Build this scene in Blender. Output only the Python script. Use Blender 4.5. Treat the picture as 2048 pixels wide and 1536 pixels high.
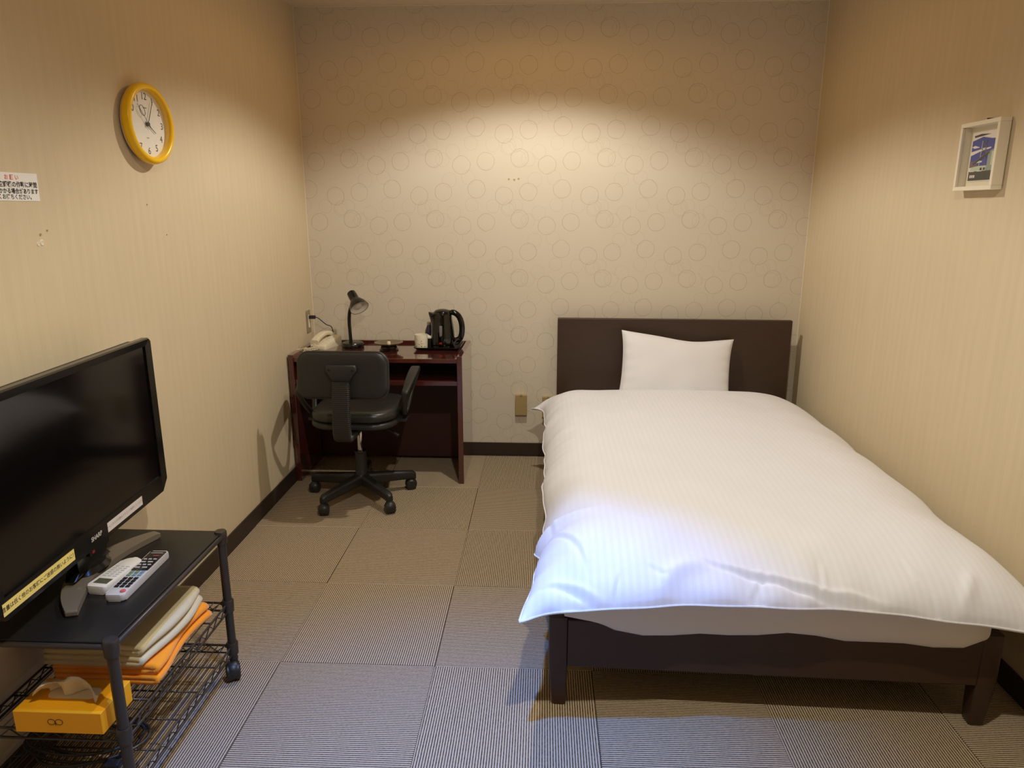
import bpy, bmesh, math, random
import numpy as np
from mathutils import Vector, Matrix, noise

# ------------------------------------------------------------------ scene
for o in list(bpy.data.objects):
    bpy.data.objects.remove(o, do_unlink=True)
scene = bpy.context.scene
COL = scene.collection
PI = math.pi
random.seed(4)

# camera (solved from the carpet grid and the room corners)
cam_d = bpy.data.cameras.new('camera')
cam_d.sensor_width = 36.0
cam_d.lens = 36.0 * 1424.2 / 2048.0
cam_d.clip_start = 0.02
cam = bpy.data.objects.new('camera', cam_d)
COL.objects.link(cam)
_p, _y, _r = 0.2409, -0.0464, -0.0002
_F = Vector((math.sin(_y) * math.cos(_p), math.cos(_y) * math.cos(_p), -math.sin(_p)))
_R0 = Vector((math.cos(_y), -math.sin(_y), 0))
_U0 = _R0.cross(_F)
_R = _R0 * math.cos(_r) + _U0 * math.sin(_r)
_U = _U0 * math.cos(_r) - _R0 * math.sin(_r)
cam.matrix_world = Matrix(((_R.x, _U.x, -_F.x, 0.0), (_R.y, _U.y, -_F.y, 0.0),
                           (_R.z, _U.z, -_F.z, 1.4173), (0, 0, 0, 1)))
scene.camera = cam

# world: only a trace of light, the room is closed
world = bpy.data.worlds.new('world')
scene.world = world
world.use_nodes = True
world.node_tree.nodes['Background'].inputs[0].default_value = (0.9, 0.8, 0.65, 1)
world.node_tree.nodes['Background'].inputs[1].default_value = 0.02

# the three recessed ceiling lamps: x, y, colour, watts, full angle, blend, watts of an added wide warm fill
XL, XR, YB, YF, H = -1.327, 1.413, 4.0, -1.5, 2.438
DOWNLIGHTS = [
    (-0.06, 3.00, (1.0, 0.99, 0.92), 64.0, 138, 0.35, 7.0),
    (0.18, 0.90, (1.0, 0.97, 0.85), 88.0, 154, 0.60, 0.0),
    (-0.20, 1.26, (0.05, 0.27, 1.0), 330.0, 60, 1.0, 0.0),
]
FILL_COL = (1.0, 0.48, 0.06)


def spot(name, x, y, col, watts, angle, blend):
    d = bpy.data.lights.new(name, 'SPOT')
    d.energy = watts
    d.color = col
    d.spot_size = math.radians(angle)
    d.spot_blend = blend
    d.shadow_soft_size = 0.024
    o = bpy.data.objects.new(name, d)
    o.location = (x, y, H - 0.03)
    COL.objects.link(o)


for (lx, ly, lc, lw, la, lb, lfill) in DOWNLIGHTS:
    spot('downlight_beam', lx, ly, lc, lw, la, lb)
    if lfill:
        spot('added_wall_fill', lx, ly, FILL_COL, lfill, 178, 0.25)  # extra wide spot added to bring warm light to the upper walls

vs = scene.view_settings
vs.view_transform = 'Standard'
vs.look = 'None'
vs.gamma = 1.0
vs.use_curve_mapping = False
vs.exposure = 0.0

# ------------------------------------------------------------------ materials
MATS = {}


def srgb(r, g, b):
    def c(v):
        v = v / 255.0
        return v / 12.92 if v <= 0.04045 else ((v + 0.055) / 1.055) ** 2.4
    return (c(r), c(g), c(b), 1.0)


def mat(name, col, rough=0.5, metal=0.0, spec=0.5, coat=0.0, bump=0.0, bscale=200.0, var=0.0, vscale=8.0,
        sheen=0.0, stretch=(1, 1, 1), alpha=None, emit=None):
    m = bpy.data.materials.new(name)
    m.use_nodes = True
    nt = m.node_tree
    b = nt.nodes['Principled BSDF']
    b.inputs['Base Color'].default_value = col
    b.inputs['Roughness'].default_value = rough
    b.inputs['Metallic'].default_value = metal
    b.inputs['Specular IOR Level'].default_value = spec
    b.inputs['Coat Weight'].default_value = coat
    b.inputs['Coat Roughness'].default_value = 0.06
    b.inputs['Sheen Weight'].default_value = sheen
    if emit:
        b.inputs['Emission Color'].default_value = emit[0]
        b.inputs['Emission Strength'].default_value = emit[1]
    if bump or var:
        tc = nt.nodes.new('ShaderNodeTexCoord')
        mp = nt.nodes.new('ShaderNodeMapping')
        mp.inputs['Scale'].default_value = stretch
        nt.links.new(tc.outputs['Object'], mp.inputs[0])
    if var:
        n = nt.nodes.new('ShaderNodeTexNoise')
        n.inputs['Scale'].default_value = vscale
        n.inputs['Detail'].default_value = 5
        nt.links.new(mp.outputs[0], n.inputs['Vector'])
        r = nt.nodes.new('ShaderNodeMapRange')
        r.inputs[3].default_value = 1 - var
        r.inputs[4].default_value = 1 + var
        nt.links.new(n.outputs[0], r.inputs[0])
        mx = nt.nodes.new('ShaderNodeVectorMath')
        mx.operation = 'SCALE'
        mx.inputs[0].default_value = col[:3]
        nt.links.new(r.outputs[0], mx.inputs['Scale'])
        nt.links.new(mx.outputs[0], b.inputs['Base Color'])
    if bump:
        n2 = nt.nodes.new('ShaderNodeTexNoise')
        n2.inputs['Scale'].default_value = bscale
        n2.inputs['Detail'].default_value = 3
        nt.links.new(mp.outputs[0], n2.inputs['Vector'])
        bp = nt.nodes.new('ShaderNodeBump')
        bp.inputs['Strength'].default_value = bump
        bp.inputs['Distance'].default_value = 0.002
        nt.links.new(n2.outputs[0], bp.inputs['Height'])
        nt.links.new(bp.outputs[0], b.inputs['Normal'])
    MATS[name] = m
    return m


class NT:
    """small helper for maths in a node tree"""

    def __init__(self, m):
        self.nt = m.node_tree

    def node(self, t, **kw):
        n = self.nt.nodes.new(t)
        for k, v in kw.items():
            setattr(n, k, v)
        return n

    def put(self, sock, v):
        if isinstance(v, (int, float)):
            sock.default_value = v
        else:
            self.nt.links.new(v, sock)

    def m(self, op, a, b=0.0, c=0.0):
        n = self.node('ShaderNodeMath', operation=op)
        self.put(n.inputs[0], a)
        self.put(n.inputs[1], b)
        self.put(n.inputs[2], c)
        return n.outputs[0]


WALL_COL = srgb(218, 206, 186)


def wallpaper_back():
    m = mat('wallpaper_rings', WALL_COL, 0.75, spec=0.25)
    t = NT(m)
    nt = m.node_tree
    b = nt.nodes['Principled BSDF']
    tc = t.node('ShaderNodeTexCoord')
    # a small wobble makes the drawn rings look hand sketched
    nz = t.node('ShaderNodeTexNoise')
    nz.inputs['Scale'].default_value = 22
    nt.links.new(tc.outputs['Object'], nz.inputs['Vector'])
    sx = t.node('ShaderNodeSeparateXYZ')
    nt.links.new(tc.outputs['Object'], sx.inputs[0])
    sn = t.node('ShaderNodeSeparateXYZ')
    nt.links.new(nz.outputs['Color'], sn.inputs[0])
    X = t.m('MULTIPLY_ADD', sn.outputs[0], 0.010, sx.outputs[0])
    Z = t.m('MULTIPLY_ADD', sn.outputs[1], 0.010, sx.outputs[2])
    Lx, Lz = 0.4635, 0.320
    strong = [(-1.156, 1.807, .0475), (-1.024, 1.827, .0465), (-.842, 1.843, .0475),
              (-.923, 1.967, .0475), (-.791, 1.987, .0465), (-.608, 2.003, .0475)]
    weak = [(-1.129, 2.064, .038), (-1.217, 2.072, .036), (-.969, 2.036, .038), (-.887, 1.903, .036),
            (-.989, 1.891, .038), (-.672, 1.735, .036), (-.614, 1.680, .040), (-1.025, 1.676, .037),
            (-.870, 1.760, .036), (-1.09, 1.752, .036)]
    total = None
    for lst, w, amp in ((strong, .0019, 1.0), (weak, .0016, .5)):
        for (cx, cz, r) in lst:
            dx = t.m('WRAP', t.m('SUBTRACT', X, cx + .005), Lx / 2, -Lx / 2)
            dz = t.m('WRAP', t.m('SUBTRACT', Z, cz + .005), Lz / 2, -Lz / 2)
            d = t.m('SQRT', t.m('ADD', t.m('MULTIPLY', dx, dx), t.m('MULTIPLY', dz, dz)))
            e = t.m('ABSOLUTE', t.m('SUBTRACT', d, r))
            k = t.m('MULTIPLY', t.m('SUBTRACT', 1.0, t.m('MINIMUM', t.m('DIVIDE', e, w), 1.0)), amp)
            total = k if total is None else t.m('MAXIMUM', total, k)
    # uneven ink
    n2 = t.node('ShaderNodeTexNoise')
    n2.inputs['Scale'].default_value = 30
    nt.links.new(tc.outputs['Object'], n2.inputs['Vector'])
    ink = t.m('MULTIPLY', total, t.m('MULTIPLY_ADD', n2.outputs[0], 0.9, 0.15))
    mx = t.node('ShaderNodeMix', data_type='RGBA')
    t.put(mx.inputs[0], ink)
    mx.inputs[6].default_value = WALL_COL
    mx.inputs[7].default_value = srgb(160, 138, 106)
    n3 = t.node('ShaderNodeTexNoise')
    n3.inputs['Scale'].default_value = 500
    nt.links.new(tc.outputs['Object'], n3.inputs['Vector'])
    bp = t.node('ShaderNodeBump')
    bp.inputs['Strength'].default_value = .12
    bp.inputs['Distance'].default_value = .001
    nt.links.new(n3.outputs[0], bp.inputs['Height'])
    nt.links.new(mx.outputs[2], b.inputs['Base Color'])
    nt.links.new(bp.outputs[0], b.inputs['Normal'])
    return m


def wallpaper_side():
    base = srgb(214, 196, 164)
    m = mat('wallpaper_stripes', base, 0.72, spec=0.25)
    t = NT(m)
    nt = m.node_tree
    b = nt.nodes['Principled BSDF']
    tc = t.node('ShaderNodeTexCoord')
    sx = t.node('ShaderNodeSeparateXYZ')
    nt.links.new(tc.outputs['Object'], sx.inputs[0])
    Y = sx.outputs[1]
    s1 = t.m('SINE', t.m('MULTIPLY', Y, 2 * PI / 0.042))
    s2 = t.m('SINE', t.m('MULTIPLY', Y, 2 * PI / 0.0135))
    s = t.m('ADD', t.m('MULTIPLY', s1, .6), t.m('MULTIPLY', s2, .4))
    nz = t.node('ShaderNodeTexNoise')
    nz.inputs['Scale'].default_value = 6
    mp = t.node('ShaderNodeMapping')
    mp.inputs['Scale'].default_value = (1, 6, .6)
    nt.links.new(tc.outputs['Object'], mp.inputs[0])
    nt.links.new(mp.outputs[0], nz.inputs['Vector'])
    k = t.m('MULTIPLY_ADD', s, 0.017, t.m('MULTIPLY_ADD', nz.outputs[0], .10, .95))
    sc = t.node('ShaderNodeVectorMath', operation='SCALE')
    sc.inputs[0].default_value = base[:3]
    t.put(sc.inputs['Scale'], k)
    nt.links.new(sc.outputs[0], b.inputs['Base Color'])
    n3 = t.node('ShaderNodeTexNoise')
    n3.inputs['Scale'].default_value = 260
    nt.links.new(tc.outputs['Object'], n3.inputs['Vector'])
    bp = t.node('ShaderNodeBump')
    bp.inputs['Strength'].default_value = .15
    bp.inputs['Distance'].default_value = .001
    nt.links.new(n3.outputs[0], bp.inputs['Height'])
    nt.links.new(bp.outputs[0], b.inputs['Normal'])
    return m


def carpet():
    m = mat('ribbed_carpet', (.3, .25, .18, 1), 0.95, spec=0.1)
    t = NT(m)
    nt = m.node_tree
    b = nt.nodes['Principled BSDF']
    tc = t.node('ShaderNodeTexCoord')
    oi = t.node('ShaderNodeObjectInfo')
    sx = t.node('ShaderNodeSeparateXYZ')
    nt.links.new(tc.outputs['Object'], sx.inputs[0])
    # loops: noise drawn out along the rib
    mp = t.node('ShaderNodeMapping')
    mp.inputs['Scale'].default_value = (520, 130, 1)
    nt.links.new(tc.outputs['Object'], mp.inputs[0])
    off = t.node('ShaderNodeVectorMath', operation='ADD')
    nt.links.new(mp.outputs[0], off.inputs[0])
    cmb = t.node('ShaderNodeCombineXYZ')
    t.put(cmb.inputs[2], t.m('MULTIPLY', oi.outputs['Random'], 40.0))
    nt.links.new(cmb.outputs[0], off.inputs[1])
    nz = t.node('ShaderNodeTexNoise')
    nz.inputs['Scale'].default_value = 1.0
    nz.inputs['Detail'].default_value = 2
    nt.links.new(off.outputs[0], nz.inputs['Vector'])
    rib = t.m('MULTIPLY_ADD', t.m('SINE', t.m('MULTIPLY', sx.outputs[0], 2 * PI / 0.00735)), .5, .5)
    h = t.m('ADD', t.m('MULTIPLY', rib, .75), t.m('MULTIPLY', nz.outputs[0], .5))
    ramp = t.node('ShaderNodeValToRGB')
    e = ramp.color_ramp.elements
    e[0].position = .22
    e[0].color = srgb(60, 48, 36)
    e[1].position = .85
    e[1].color = srgb(196, 176, 148)
    mid = e.new(.5)
    mid.color = srgb(140, 120, 94)
    t.put(ramp.inputs[0], h)
    tone = t.m('MULTIPLY_ADD', oi.outputs['Random'], .10, .95)
    sc = t.node('ShaderNodeVectorMath', operation='SCALE')
    nt.links.new(ramp.outputs[0], sc.inputs[0])
    t.put(sc.inputs['Scale'], tone)
    nt.links.new(sc.outputs[0], b.inputs['Base Color'])
    bp = t.node('ShaderNodeBump')
    bp.inputs['Strength'].default_value = .55
    bp.inputs['Distance'].default_value = .0022
    t.put(bp.inputs['Height'], h)
    nt.links.new(bp.outputs[0], b.inputs['Normal'])
    return m


def duvet_cloth():
    base = srgb(236, 236, 242)
    m = mat('striped_sateen', base, 0.62, spec=0.3, sheen=0.15)
    t = NT(m)
    nt = m.node_tree
    b = nt.nodes['Principled BSDF']
    tc = t.node('ShaderNodeTexCoord')
    sx = t.node('ShaderNodeSeparateXYZ')
    nt.links.new(tc.outputs['Object'], sx.inputs[0])
    s = t.m('SINE', t.m('MULTIPLY', sx.outputs[0], 2 * PI / 0.021))
    st = t.m('MULTIPLY_ADD', t.m('MULTIPLY', s, 2.5), .5, .5)
    cl = t.node('ShaderNodeClamp')
    t.put(cl.inputs[0], st)
    sc = t.node('ShaderNodeVectorMath', operation='SCALE')
    sc.inputs[0].default_value = base[:3]
    t.put(sc.inputs['Scale'], t.m('MULTIPLY_ADD', cl.outputs[0], .035, .965))
    nt.links.new(sc.outputs[0], b.inputs['Base Color'])
    t.put(b.inputs['Roughness'], t.m('MULTIPLY_ADD', cl.outputs[0], -.18, .7))
    nz = t.node('ShaderNodeTexNoise')
    nz.inputs['Scale'].default_value = 9
    nz.inputs['Detail'].default_value = 4
    nt.links.new(tc.outputs['Object'], nz.inputs['Vector'])
    bp = t.node('ShaderNodeBump')
    bp.inputs['Strength'].default_value = .25
    bp.inputs['Distance'].default_value = .01
    nt.links.new(nz.outputs[0], bp.inputs['Height'])
    nt.links.new(bp.outputs[0], b.inputs['Normal'])
    return m


M_back = wallpaper_back()
M_side = wallpaper_side()
M_carpet = carpet()
M_duvet = duvet_cloth()
M_ceil = mat('ceiling_paper', srgb(222, 206, 182), .85, bump=.1, bscale=300)
M_under = mat('floor_slab', srgb(60, 48, 34), .95)
M_skirt = mat('dark_skirting_vinyl', srgb(58, 46, 38), .5, spec=.3, var=.08, vscale=20)
M_caulk_lit = mat('caulk_lit_edge', srgb(236, 222, 196), .6)  # caulk tone with the bright edge highlight put into it
M_espresso = mat('espresso_wood', srgb(60, 40, 27), .42, var=.22, vscale=12, stretch=(1, 8, 14), coat=.04)
M_mahog = mat('mahogany_lacquer', srgb(80, 34, 29), .11, spec=.7, var=.15, vscale=10, stretch=(1, 10, 10), coat=1.0)
M_panel = mat('dull_mahogany_panel', srgb(62, 28, 24), .5, var=.15, vscale=10, stretch=(1, 10, 10))
M_linen = mat('white_pillow_cotton', srgb(234, 232, 234), .75, sheen=.15, bump=.12, bscale=30)
M_sheet = mat('white_sheet_cotton', srgb(234, 230, 228), .8, bump=.15, bscale=25)
M_blackp = mat('black_plastic', srgb(38, 37, 35), .42, bump=.08, bscale=600)
M_blackm = mat('black_chair_vinyl', srgb(44, 44, 40), .36, bump=.1, bscale=500)
M_chrome = mat('chrome', srgb(205, 205, 205), .14, metal=1.0)
M_steelp = mat('powder_coated_steel', srgb(74, 68, 62), .34, metal=.6, bump=.05, bscale=800)
M_board = mat('black_board', srgb(30, 28, 26), .36, spec=.4, bump=.06, bscale=400)
M_tvb = mat('gloss_black_bezel', srgb(16, 15, 15), .16, spec=.45)
M_tvs = mat('tv_screen', srgb(9, 8, 10), .10, spec=.5)
M_tvback = mat('tv_back_plastic', srgb(30, 29, 28), .5)
M_stand = mat('silver_grey_stand', srgb(150, 138, 122), .36, metal=.5)
M_yellowl = mat('yellow_label', srgb(250, 226, 130), .6)
M_whitel = mat('white_label', srgb(232, 222, 220), .6)
M_ink = mat('print_black', srgb(30, 26, 26), .7)
M_inkg = mat('print_grey', srgb(120, 112, 116), .7)
M_inkr = mat('print_red', srgb(214, 96, 90), .7)
M_paper = mat('white_paper', srgb(240, 236, 230), .8)
M_red = mat('red_lens', srgb(150, 30, 30), .3)
M_yclock = mat('yellow_clock_plastic', srgb(255, 200, 2), .28, spec=.5)
M_cface = mat('clock_face', srgb(242, 236, 224), .6)
M_glass = bpy.data.materials.new('clear_pane')
M_glass.use_nodes = True
_b = M_glass.node_tree.nodes['Principled BSDF']
_b.inputs['Transmission Weight'].default_value = 1.0
_b.inputs['Roughness'].default_value = 0.0
_b.inputs['IOR'].default_value = 1.0001
_b.inputs['Specular IOR Level'].default_value = .5
_gl = M_glass.node_tree.nodes.new('ShaderNodeBsdfGlossy')
_gl.inputs['Roughness'].default_value = .02
_tr = M_glass.node_tree.nodes.new('ShaderNodeBsdfTransparent')
_mx = M_glass.node_tree.nodes.new('ShaderNodeMixShader')
_fr = M_glass.node_tree.nodes.new('ShaderNodeLayerWeight')
_fr.inputs['Blend'].default_value = .2
_pw = M_glass.node_tree.nodes.new('ShaderNodeMath')
_pw.operation = 'MULTIPLY_ADD'
_pw.inputs[1].default_value = .12
_pw.inputs[2].default_value = .02
M_glass.node_tree.links.new(_fr.outputs['Facing'], _pw.inputs[0])
M_glass.node_tree.links.new(_pw.outputs[0], _mx.inputs[0])
M_glass.node_tree.links.new(_tr.outputs[0], _mx.inputs[1])
M_glass.node_tree.links.new(_gl.outputs[0], _mx.inputs[2])
M_glass.node_tree.links.new(_mx.outputs[0], M_glass.node_tree.nodes['Material Output'].inputs[0])
M_wframe = mat('cream_painted_wood', srgb(240, 228, 204), .5)
M_mat = mat('cream_mat_board', srgb(226, 216, 190), .85)
M_orange = mat('orange_terry', srgb(255, 156, 16), .95, bump=.35, bscale=260, sheen=.3, var=.06)
M_beige = mat('beige_terry', srgb(214, 198, 158), .95, bump=.35, bscale=260, sheen=.3, var=.05)
M_obox = mat('orange_cardboard', srgb(250, 172, 14), .6)
M_tissue = mat('tissue_paper', srgb(238, 228, 210), .9)
M_cream = mat('cream_phone_plastic', srgb(228, 216, 188), .4)
M_kettle = mat('gloss_black_kettle', srgb(9, 8, 7), .10, spec=.5, coat=.2)
M_tray = mat('dark_lacquer_tray', srgb(34, 22, 18), .22, coat=.3)
M_mug = mat('cream_mug', srgb(238, 230, 206), .35)
M_blue = mat('dark_blue_glass', srgb(24, 24, 78), .15, coat=.4)
M_steel = mat('brushed_steel', srgb(176, 168, 150), .3, metal=.9)
M_gun = mat('smoky_metal', srgb(150, 138, 116), .22, metal=.8)
M_plate = mat('steel_outlet_plate', srgb(170, 156, 130), .4, metal=.5)
M_wplast = mat('white_plastic', srgb(236, 230, 216), .4)
M_bplast = mat('beige_box_plastic', srgb(178, 154, 104), .45)
M_lamp = mat('black_lamp_enamel', srgb(13, 12, 12), .26, coat=.1)
M_white_in = mat('white_reflector', srgb(248, 244, 236), .5)
M_bulb = mat('frosted_bulb', srgb(240, 236, 226), .3)
M_rsilver = mat('silver_remote_plastic', srgb(206, 200, 190), .35)
M_rblack = mat('black_remote_plastic', srgb(26, 24, 24), .3)
M_lcd = mat('grey_lcd', srgb(92, 92, 70), .25)
M_button = mat('pale_button', srgb(200, 196, 188), .5)
M_bgreen = mat('green_grey_button', srgb(120, 146, 116), .5)
M_bblue = mat('blue_grey_button', srgb(120, 146, 172), .5)
M_door = mat('brown_door_wood', srgb(110, 76, 48), .45, var=.15, vscale=10, stretch=(8, 8, 1))
M_emit = mat('lamp_lens', srgb(255, 240, 215), .5, emit=((1, .85, .6, 1), 6.0))
M_art_blue = mat('print_blue', srgb(48, 62, 150), .7)
M_art_white = mat('print_cloud', srgb(238, 228, 216), .7)
M_art_dark = mat('print_dark', srgb(52, 50, 44), .7)
M_art_grey = mat('print_stone', srgb(146, 156, 146), .7)
M_art_pale = mat('print_pale_green', srgb(196, 204, 176), .7)
M_art_rust = mat('print_violet', srgb(112, 84, 96), .7)


# ------------------------------------------------------------------ mesh helpers
def link(o, parent=None):
    COL.objects.link(o)
    if parent is not None:
        o.parent = parent
    return o


def obj(name, bm, m, parent=None, smooth=False, loc=None, rot=None, angle=40):
    bmesh.ops.recalc_face_normals(bm, faces=bm.faces[:])
    me = bpy.data.meshes.new(name)
    bm.to_mesh(me)
    bm.free()
    me.materials.append(m)
    if smooth:
        for p in me.polygons:
            p.use_smooth = True
        me.set_sharp_from_angle(angle=math.radians(angle))
    o = bpy.data.objects.new(name, me)
    if loc is not None:
        o.location = loc
    if rot is not None:
        o.rotation_euler = rot
    return link(o, parent)


def tag(o, label, cat, group=None):
    o['label'] = label
    o['category'] = cat
    if group:
        o['group'] = group
    return o


def thing(name, label, cat, loc=(0, 0, 0), rz=0.0, group=None):
    o = bpy.data.objects.new(name, None)
    o.empty_display_size = .05
    o.location = loc
    o.rotation_euler = (0, 0, rz)
    COL.objects.link(o)
    return tag(o, label, cat, group)


def struct(o):
    o['kind'] = 'structure'
    return o


def BM():
    return bmesh.new()


def box(bm, x0, x1, y0, y1, z0, z1, bev=0.0, seg=2):
    vs_ = [bm.verts.new(p) for p in ((x0, y0, z0), (x1, y0, z0), (x1, y1, z0), (x0, y1, z0),
                                     (x0, y0, z1), (x1, y0, z1), (x1, y1, z1), (x0, y1, z1))]
    fs = [(0, 3, 2, 1), (4, 5, 6, 7), (0, 1, 5, 4), (1, 2, 6, 5), (2, 3, 7, 6), (3, 0, 4, 7)]
    faces = [bm.faces.new([vs_[i] for i in f]) for f in fs]
    if bev > 0:
        ed = list({e for f in faces for e in f.edges})
        bmesh.ops.bevel(bm, geom=ed, offset=bev, segments=seg, profile=.5, affect='EDGES')
    return bm


def bx(x0, x1, y0, y1, z0, z1, bev=0.0, seg=2):
    return box(BM(), x0, x1, y0, y1, z0, z1, bev, seg)


def tube(bm, pts, r, seg=8, closed=False, caps=True):
    pts = [Vector(p) for p in pts]
    n = len(pts)
    rr = r if isinstance(r, (list, tuple)) else [r] * n
    rings = []
    prev = None
    for i, p in enumerate(pts):
        if closed:
            t = (pts[(i + 1) % n] - pts[i - 1])
        else:
            t = pts[min(i + 1, n - 1)] - pts[max(i - 1, 0)]
        t.normalize()
        if prev is None:
            a = Vector((0, 0, 1)) if abs(t.z) < .9 else Vector((1, 0, 0))
            u = t.cross(a).normalized()
        else:
            u = (prev - t * prev.dot(t))
            if u.length < 1e-6:
                u = t.orthogonal()
            u.normalize()
        prev = u
        v = t.cross(u)
        rings.append([bm.verts.new(p + (u * math.cos(2 * PI * k / seg) + v * math.sin(2 * PI * k / seg)) * rr[i])
                      for k in range(seg)])
    m_ = n if closed else n - 1
    for i in range(m_):
        A, B_ = rings[i], rings[(i + 1) % n]
        for k in range(seg):
            bm.faces.new((A[k], A[(k + 1) % seg], B_[(k + 1) % seg], B_[k]))
    if caps and not closed:
        bm.faces.new(rings[0][::-1])
        bm.faces.new(rings[-1])
    return bm


def lathe(bm, prof, seg=32, mtx=None, cap=True):
    rings = []
    for (r, z) in prof:
        if r < 1e-6:
            rings.append([bm.verts.new((0, 0, z))])
        else:
            rings.append([bm.verts.new((r * math.cos(2 * PI * k / seg), r * math.sin(2 * PI * k / seg), z))
                          for k in range(seg)])
    for A, B_ in zip(rings[:-1], rings[1:]):
        for k in range(seg):
            k2 = (k + 1) % seg
            if len(A) == 1 and len(B_) == 1:
                continue
            if len(A) == 1:
                bm.faces.new((A[0], B_[k2], B_[k]))
            elif len(B_) == 1:
                bm.faces.new((A[k], A[k2], B_[0]))
            else:
                bm.faces.new((A[k], A[k2], B_[k2], B_[k]))
    if cap:
        for A in (rings[0], rings[-1]):
            if len(A) > 2:
                bm.faces.new(A)
    if mtx is not None:
        bmesh.ops.transform(bm, matrix=mtx, verts=bm.verts[:])
    return bm


def prism(bm, poly, z0, z1, bev=0.0):
    a = [bm.verts.new((p[0], p[1], z0)) for p in poly]
    b = [bm.verts.new((p[0], p[1], z1)) for p in poly]
    n = len(poly)
    fs = [bm.faces.new(a[::-1]), bm.faces.new(b)]
    for i in range(n):
        fs.append(bm.faces.new((a[i], a[(i + 1) % n], b[(i + 1) % n], b[i])))
    if bev > 0:
        ed = list({e for e in fs[0].edges} | {e for e in fs[1].edges})
        bmesh.ops.bevel(bm, geom=ed, offset=bev, segments=2, profile=.5, affect='EDGES')
    return bm


def rrect(w, h, r, n=6, cx=0.0, cy=0.0):
    pts = []
    for (sx, sy, a0) in ((1, 1, 0), (-1, 1, 90), (-1, -1, 180), (1, -1, 270)):
        for k in range(n + 1):
            a = math.radians(a0 + 90 * k / n)
            pts.append((cx + sx * (w / 2 - r) + r * math.cos(a), cy + sy * (h / 2 - r) + r * math.sin(a)))
    return pts


def xf(bm, m):
    bmesh.ops.transform(bm, matrix=m, verts=bm.verts[:])
    return bm


def spline(pts, n=8):
    """Catmull-Rom through pts"""
    P = [Vector(p) for p in pts]
    out = []
    for i in range(len(P) - 1):
        p0, p1, p2, p3 = P[max(i - 1, 0)], P[i], P[i + 1], P[min(i + 2, len(P) - 1)]
        for k in range(n):
            t = k / n
            out.append(.5 * ((2 * p1) + (p2 - p0) * t + (2 * p0 - 5 * p1 + 4 * p2 - p3) * t * t +
                             (3 * p1 - p0 - 3 * p2 + p3) * t ** 3))
    out.append(P[-1])
    return out


def text(name, s, size, m, parent, mtx, align='CENTER', bold=0.0):
    cu = bpy.data.curves.new(name, 'FONT')
    cu.body = s
    cu.size = size
    cu.align_x = align
    cu.align_y = 'CENTER'
    cu.offset = bold
    cu.resolution_u = 3
    tmp = bpy.data.objects.new(name, cu)
    COL.objects.link(tmp)
    dg = bpy.context.evaluated_depsgraph_get()
    me = bpy.data.meshes.new_from_object(tmp.evaluated_get(dg))
    bpy.data.objects.remove(tmp, do_unlink=True)
    me.materials.clear()
    me.materials.append(m)
    me.transform(mtx)
    me.name = name
    return link(bpy.data.objects.new(name, me), parent)


def frame_mtx(o, ux, uy):
    """matrix mapping local x,y,z to ux, uy, ux x uy at o"""
    ux = Vector(ux).normalized()
    uy = Vector(uy).normalized()
    uz = ux.cross(uy)
    return Matrix(((ux.x, uy.x, uz.x, o[0]), (ux.y, uy.y, uz.y, o[1]), (ux.z, uy.z, uz.z, o[2]), (0, 0, 0, 1)))


def from_np(name, V, F, m, parent=None, smooth=True):
    me = bpy.data.meshes.new(name)
    me.from_pydata([tuple(map(float, v)) for v in V], [], F)
    me.materials.append(m)
    if smooth:
        for p in me.polygons:
            p.use_smooth = True
    me.update()
    return link(bpy.data.objects.new(name, me), parent)


# ------------------------------------------------------------------ room shell
TH = .08
wall_back = struct(obj('wall_back', bx(XL - TH, XR + TH, YB, YB + TH, -.05, H + .05), M_back))
wall_left = struct(obj('wall_left', bx(XL - TH, XL, YF, YB, -.05, H + .05), M_side))
wall_right = struct(obj('wall_right', bx(XR, XR + TH, YF, YB, -.05, H + .05), M_side))
wall_front = struct(obj('wall_front', bx(XL - TH, XR + TH, YF - TH, YF, -.05, H + .05), M_side))
ceiling = struct(obj('ceiling', bx(XL, XR, YF, YB, H, H + .05), M_ceil))
floor = struct(obj('floor', bx(XL, XR, YF, YB, -.05, -.006), M_under))

# carpet tiles, half a metre square, quarter-turned like a chequerboard
tc0, ty0, tth = -0.3387, 2.9802, 0.0027


def tile_mesh(x0, x1, y0, y1):
    me = bpy.data.meshes.new('carpet_tile')
    bm = bx(x0 + .0006, x1 - .0006, y0 + .0006, y1 - .0006, -.006, 0, .0012, 1)
    bm.to_mesh(me)
    bm.free()
    me.materials.append(M_carpet)
    return me


full_tile = tile_mesh(-.25, .25, -.25, .25)
for i in range(-3, 5):
    for j in range(-10, 4):
        cx = tc0 + (i + .5) * .5
        cy = ty0 + (j + .5) * .5
        lo = [max(cx - .25, XL) - cx, min(cx + .25, XR) - cx, max(cy - .25, YF) - cy, min(cy + .25, YB) - cy]
        if lo[1] - lo[0] < .02 or lo[3] - lo[2] < .02:
            continue
        cut = not (lo[0] < -.249 and lo[1] > .249 and lo[2] < -.249 and lo[3] > .249)
        along_y = (i + j) % 2 == 1          # ribs run away from the camera
        if (i, j) == (-1, -1):
            pass
        rz = tth if along_y else tth + PI / 2
        if cut:
            if along_y:
                me = tile_mesh(*lo)
            else:
                me = tile_mesh(lo[2], lo[3], -lo[1], -lo[0])
        else:
            me = full_tile
        if cut:
            rz -= tth
        o = bpy.data.objects.new('carpet_tile', me)
        o.location = (cx, cy, 0)
        o.rotation_euler = (0, 0, rz)
        link(o, floor)

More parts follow.
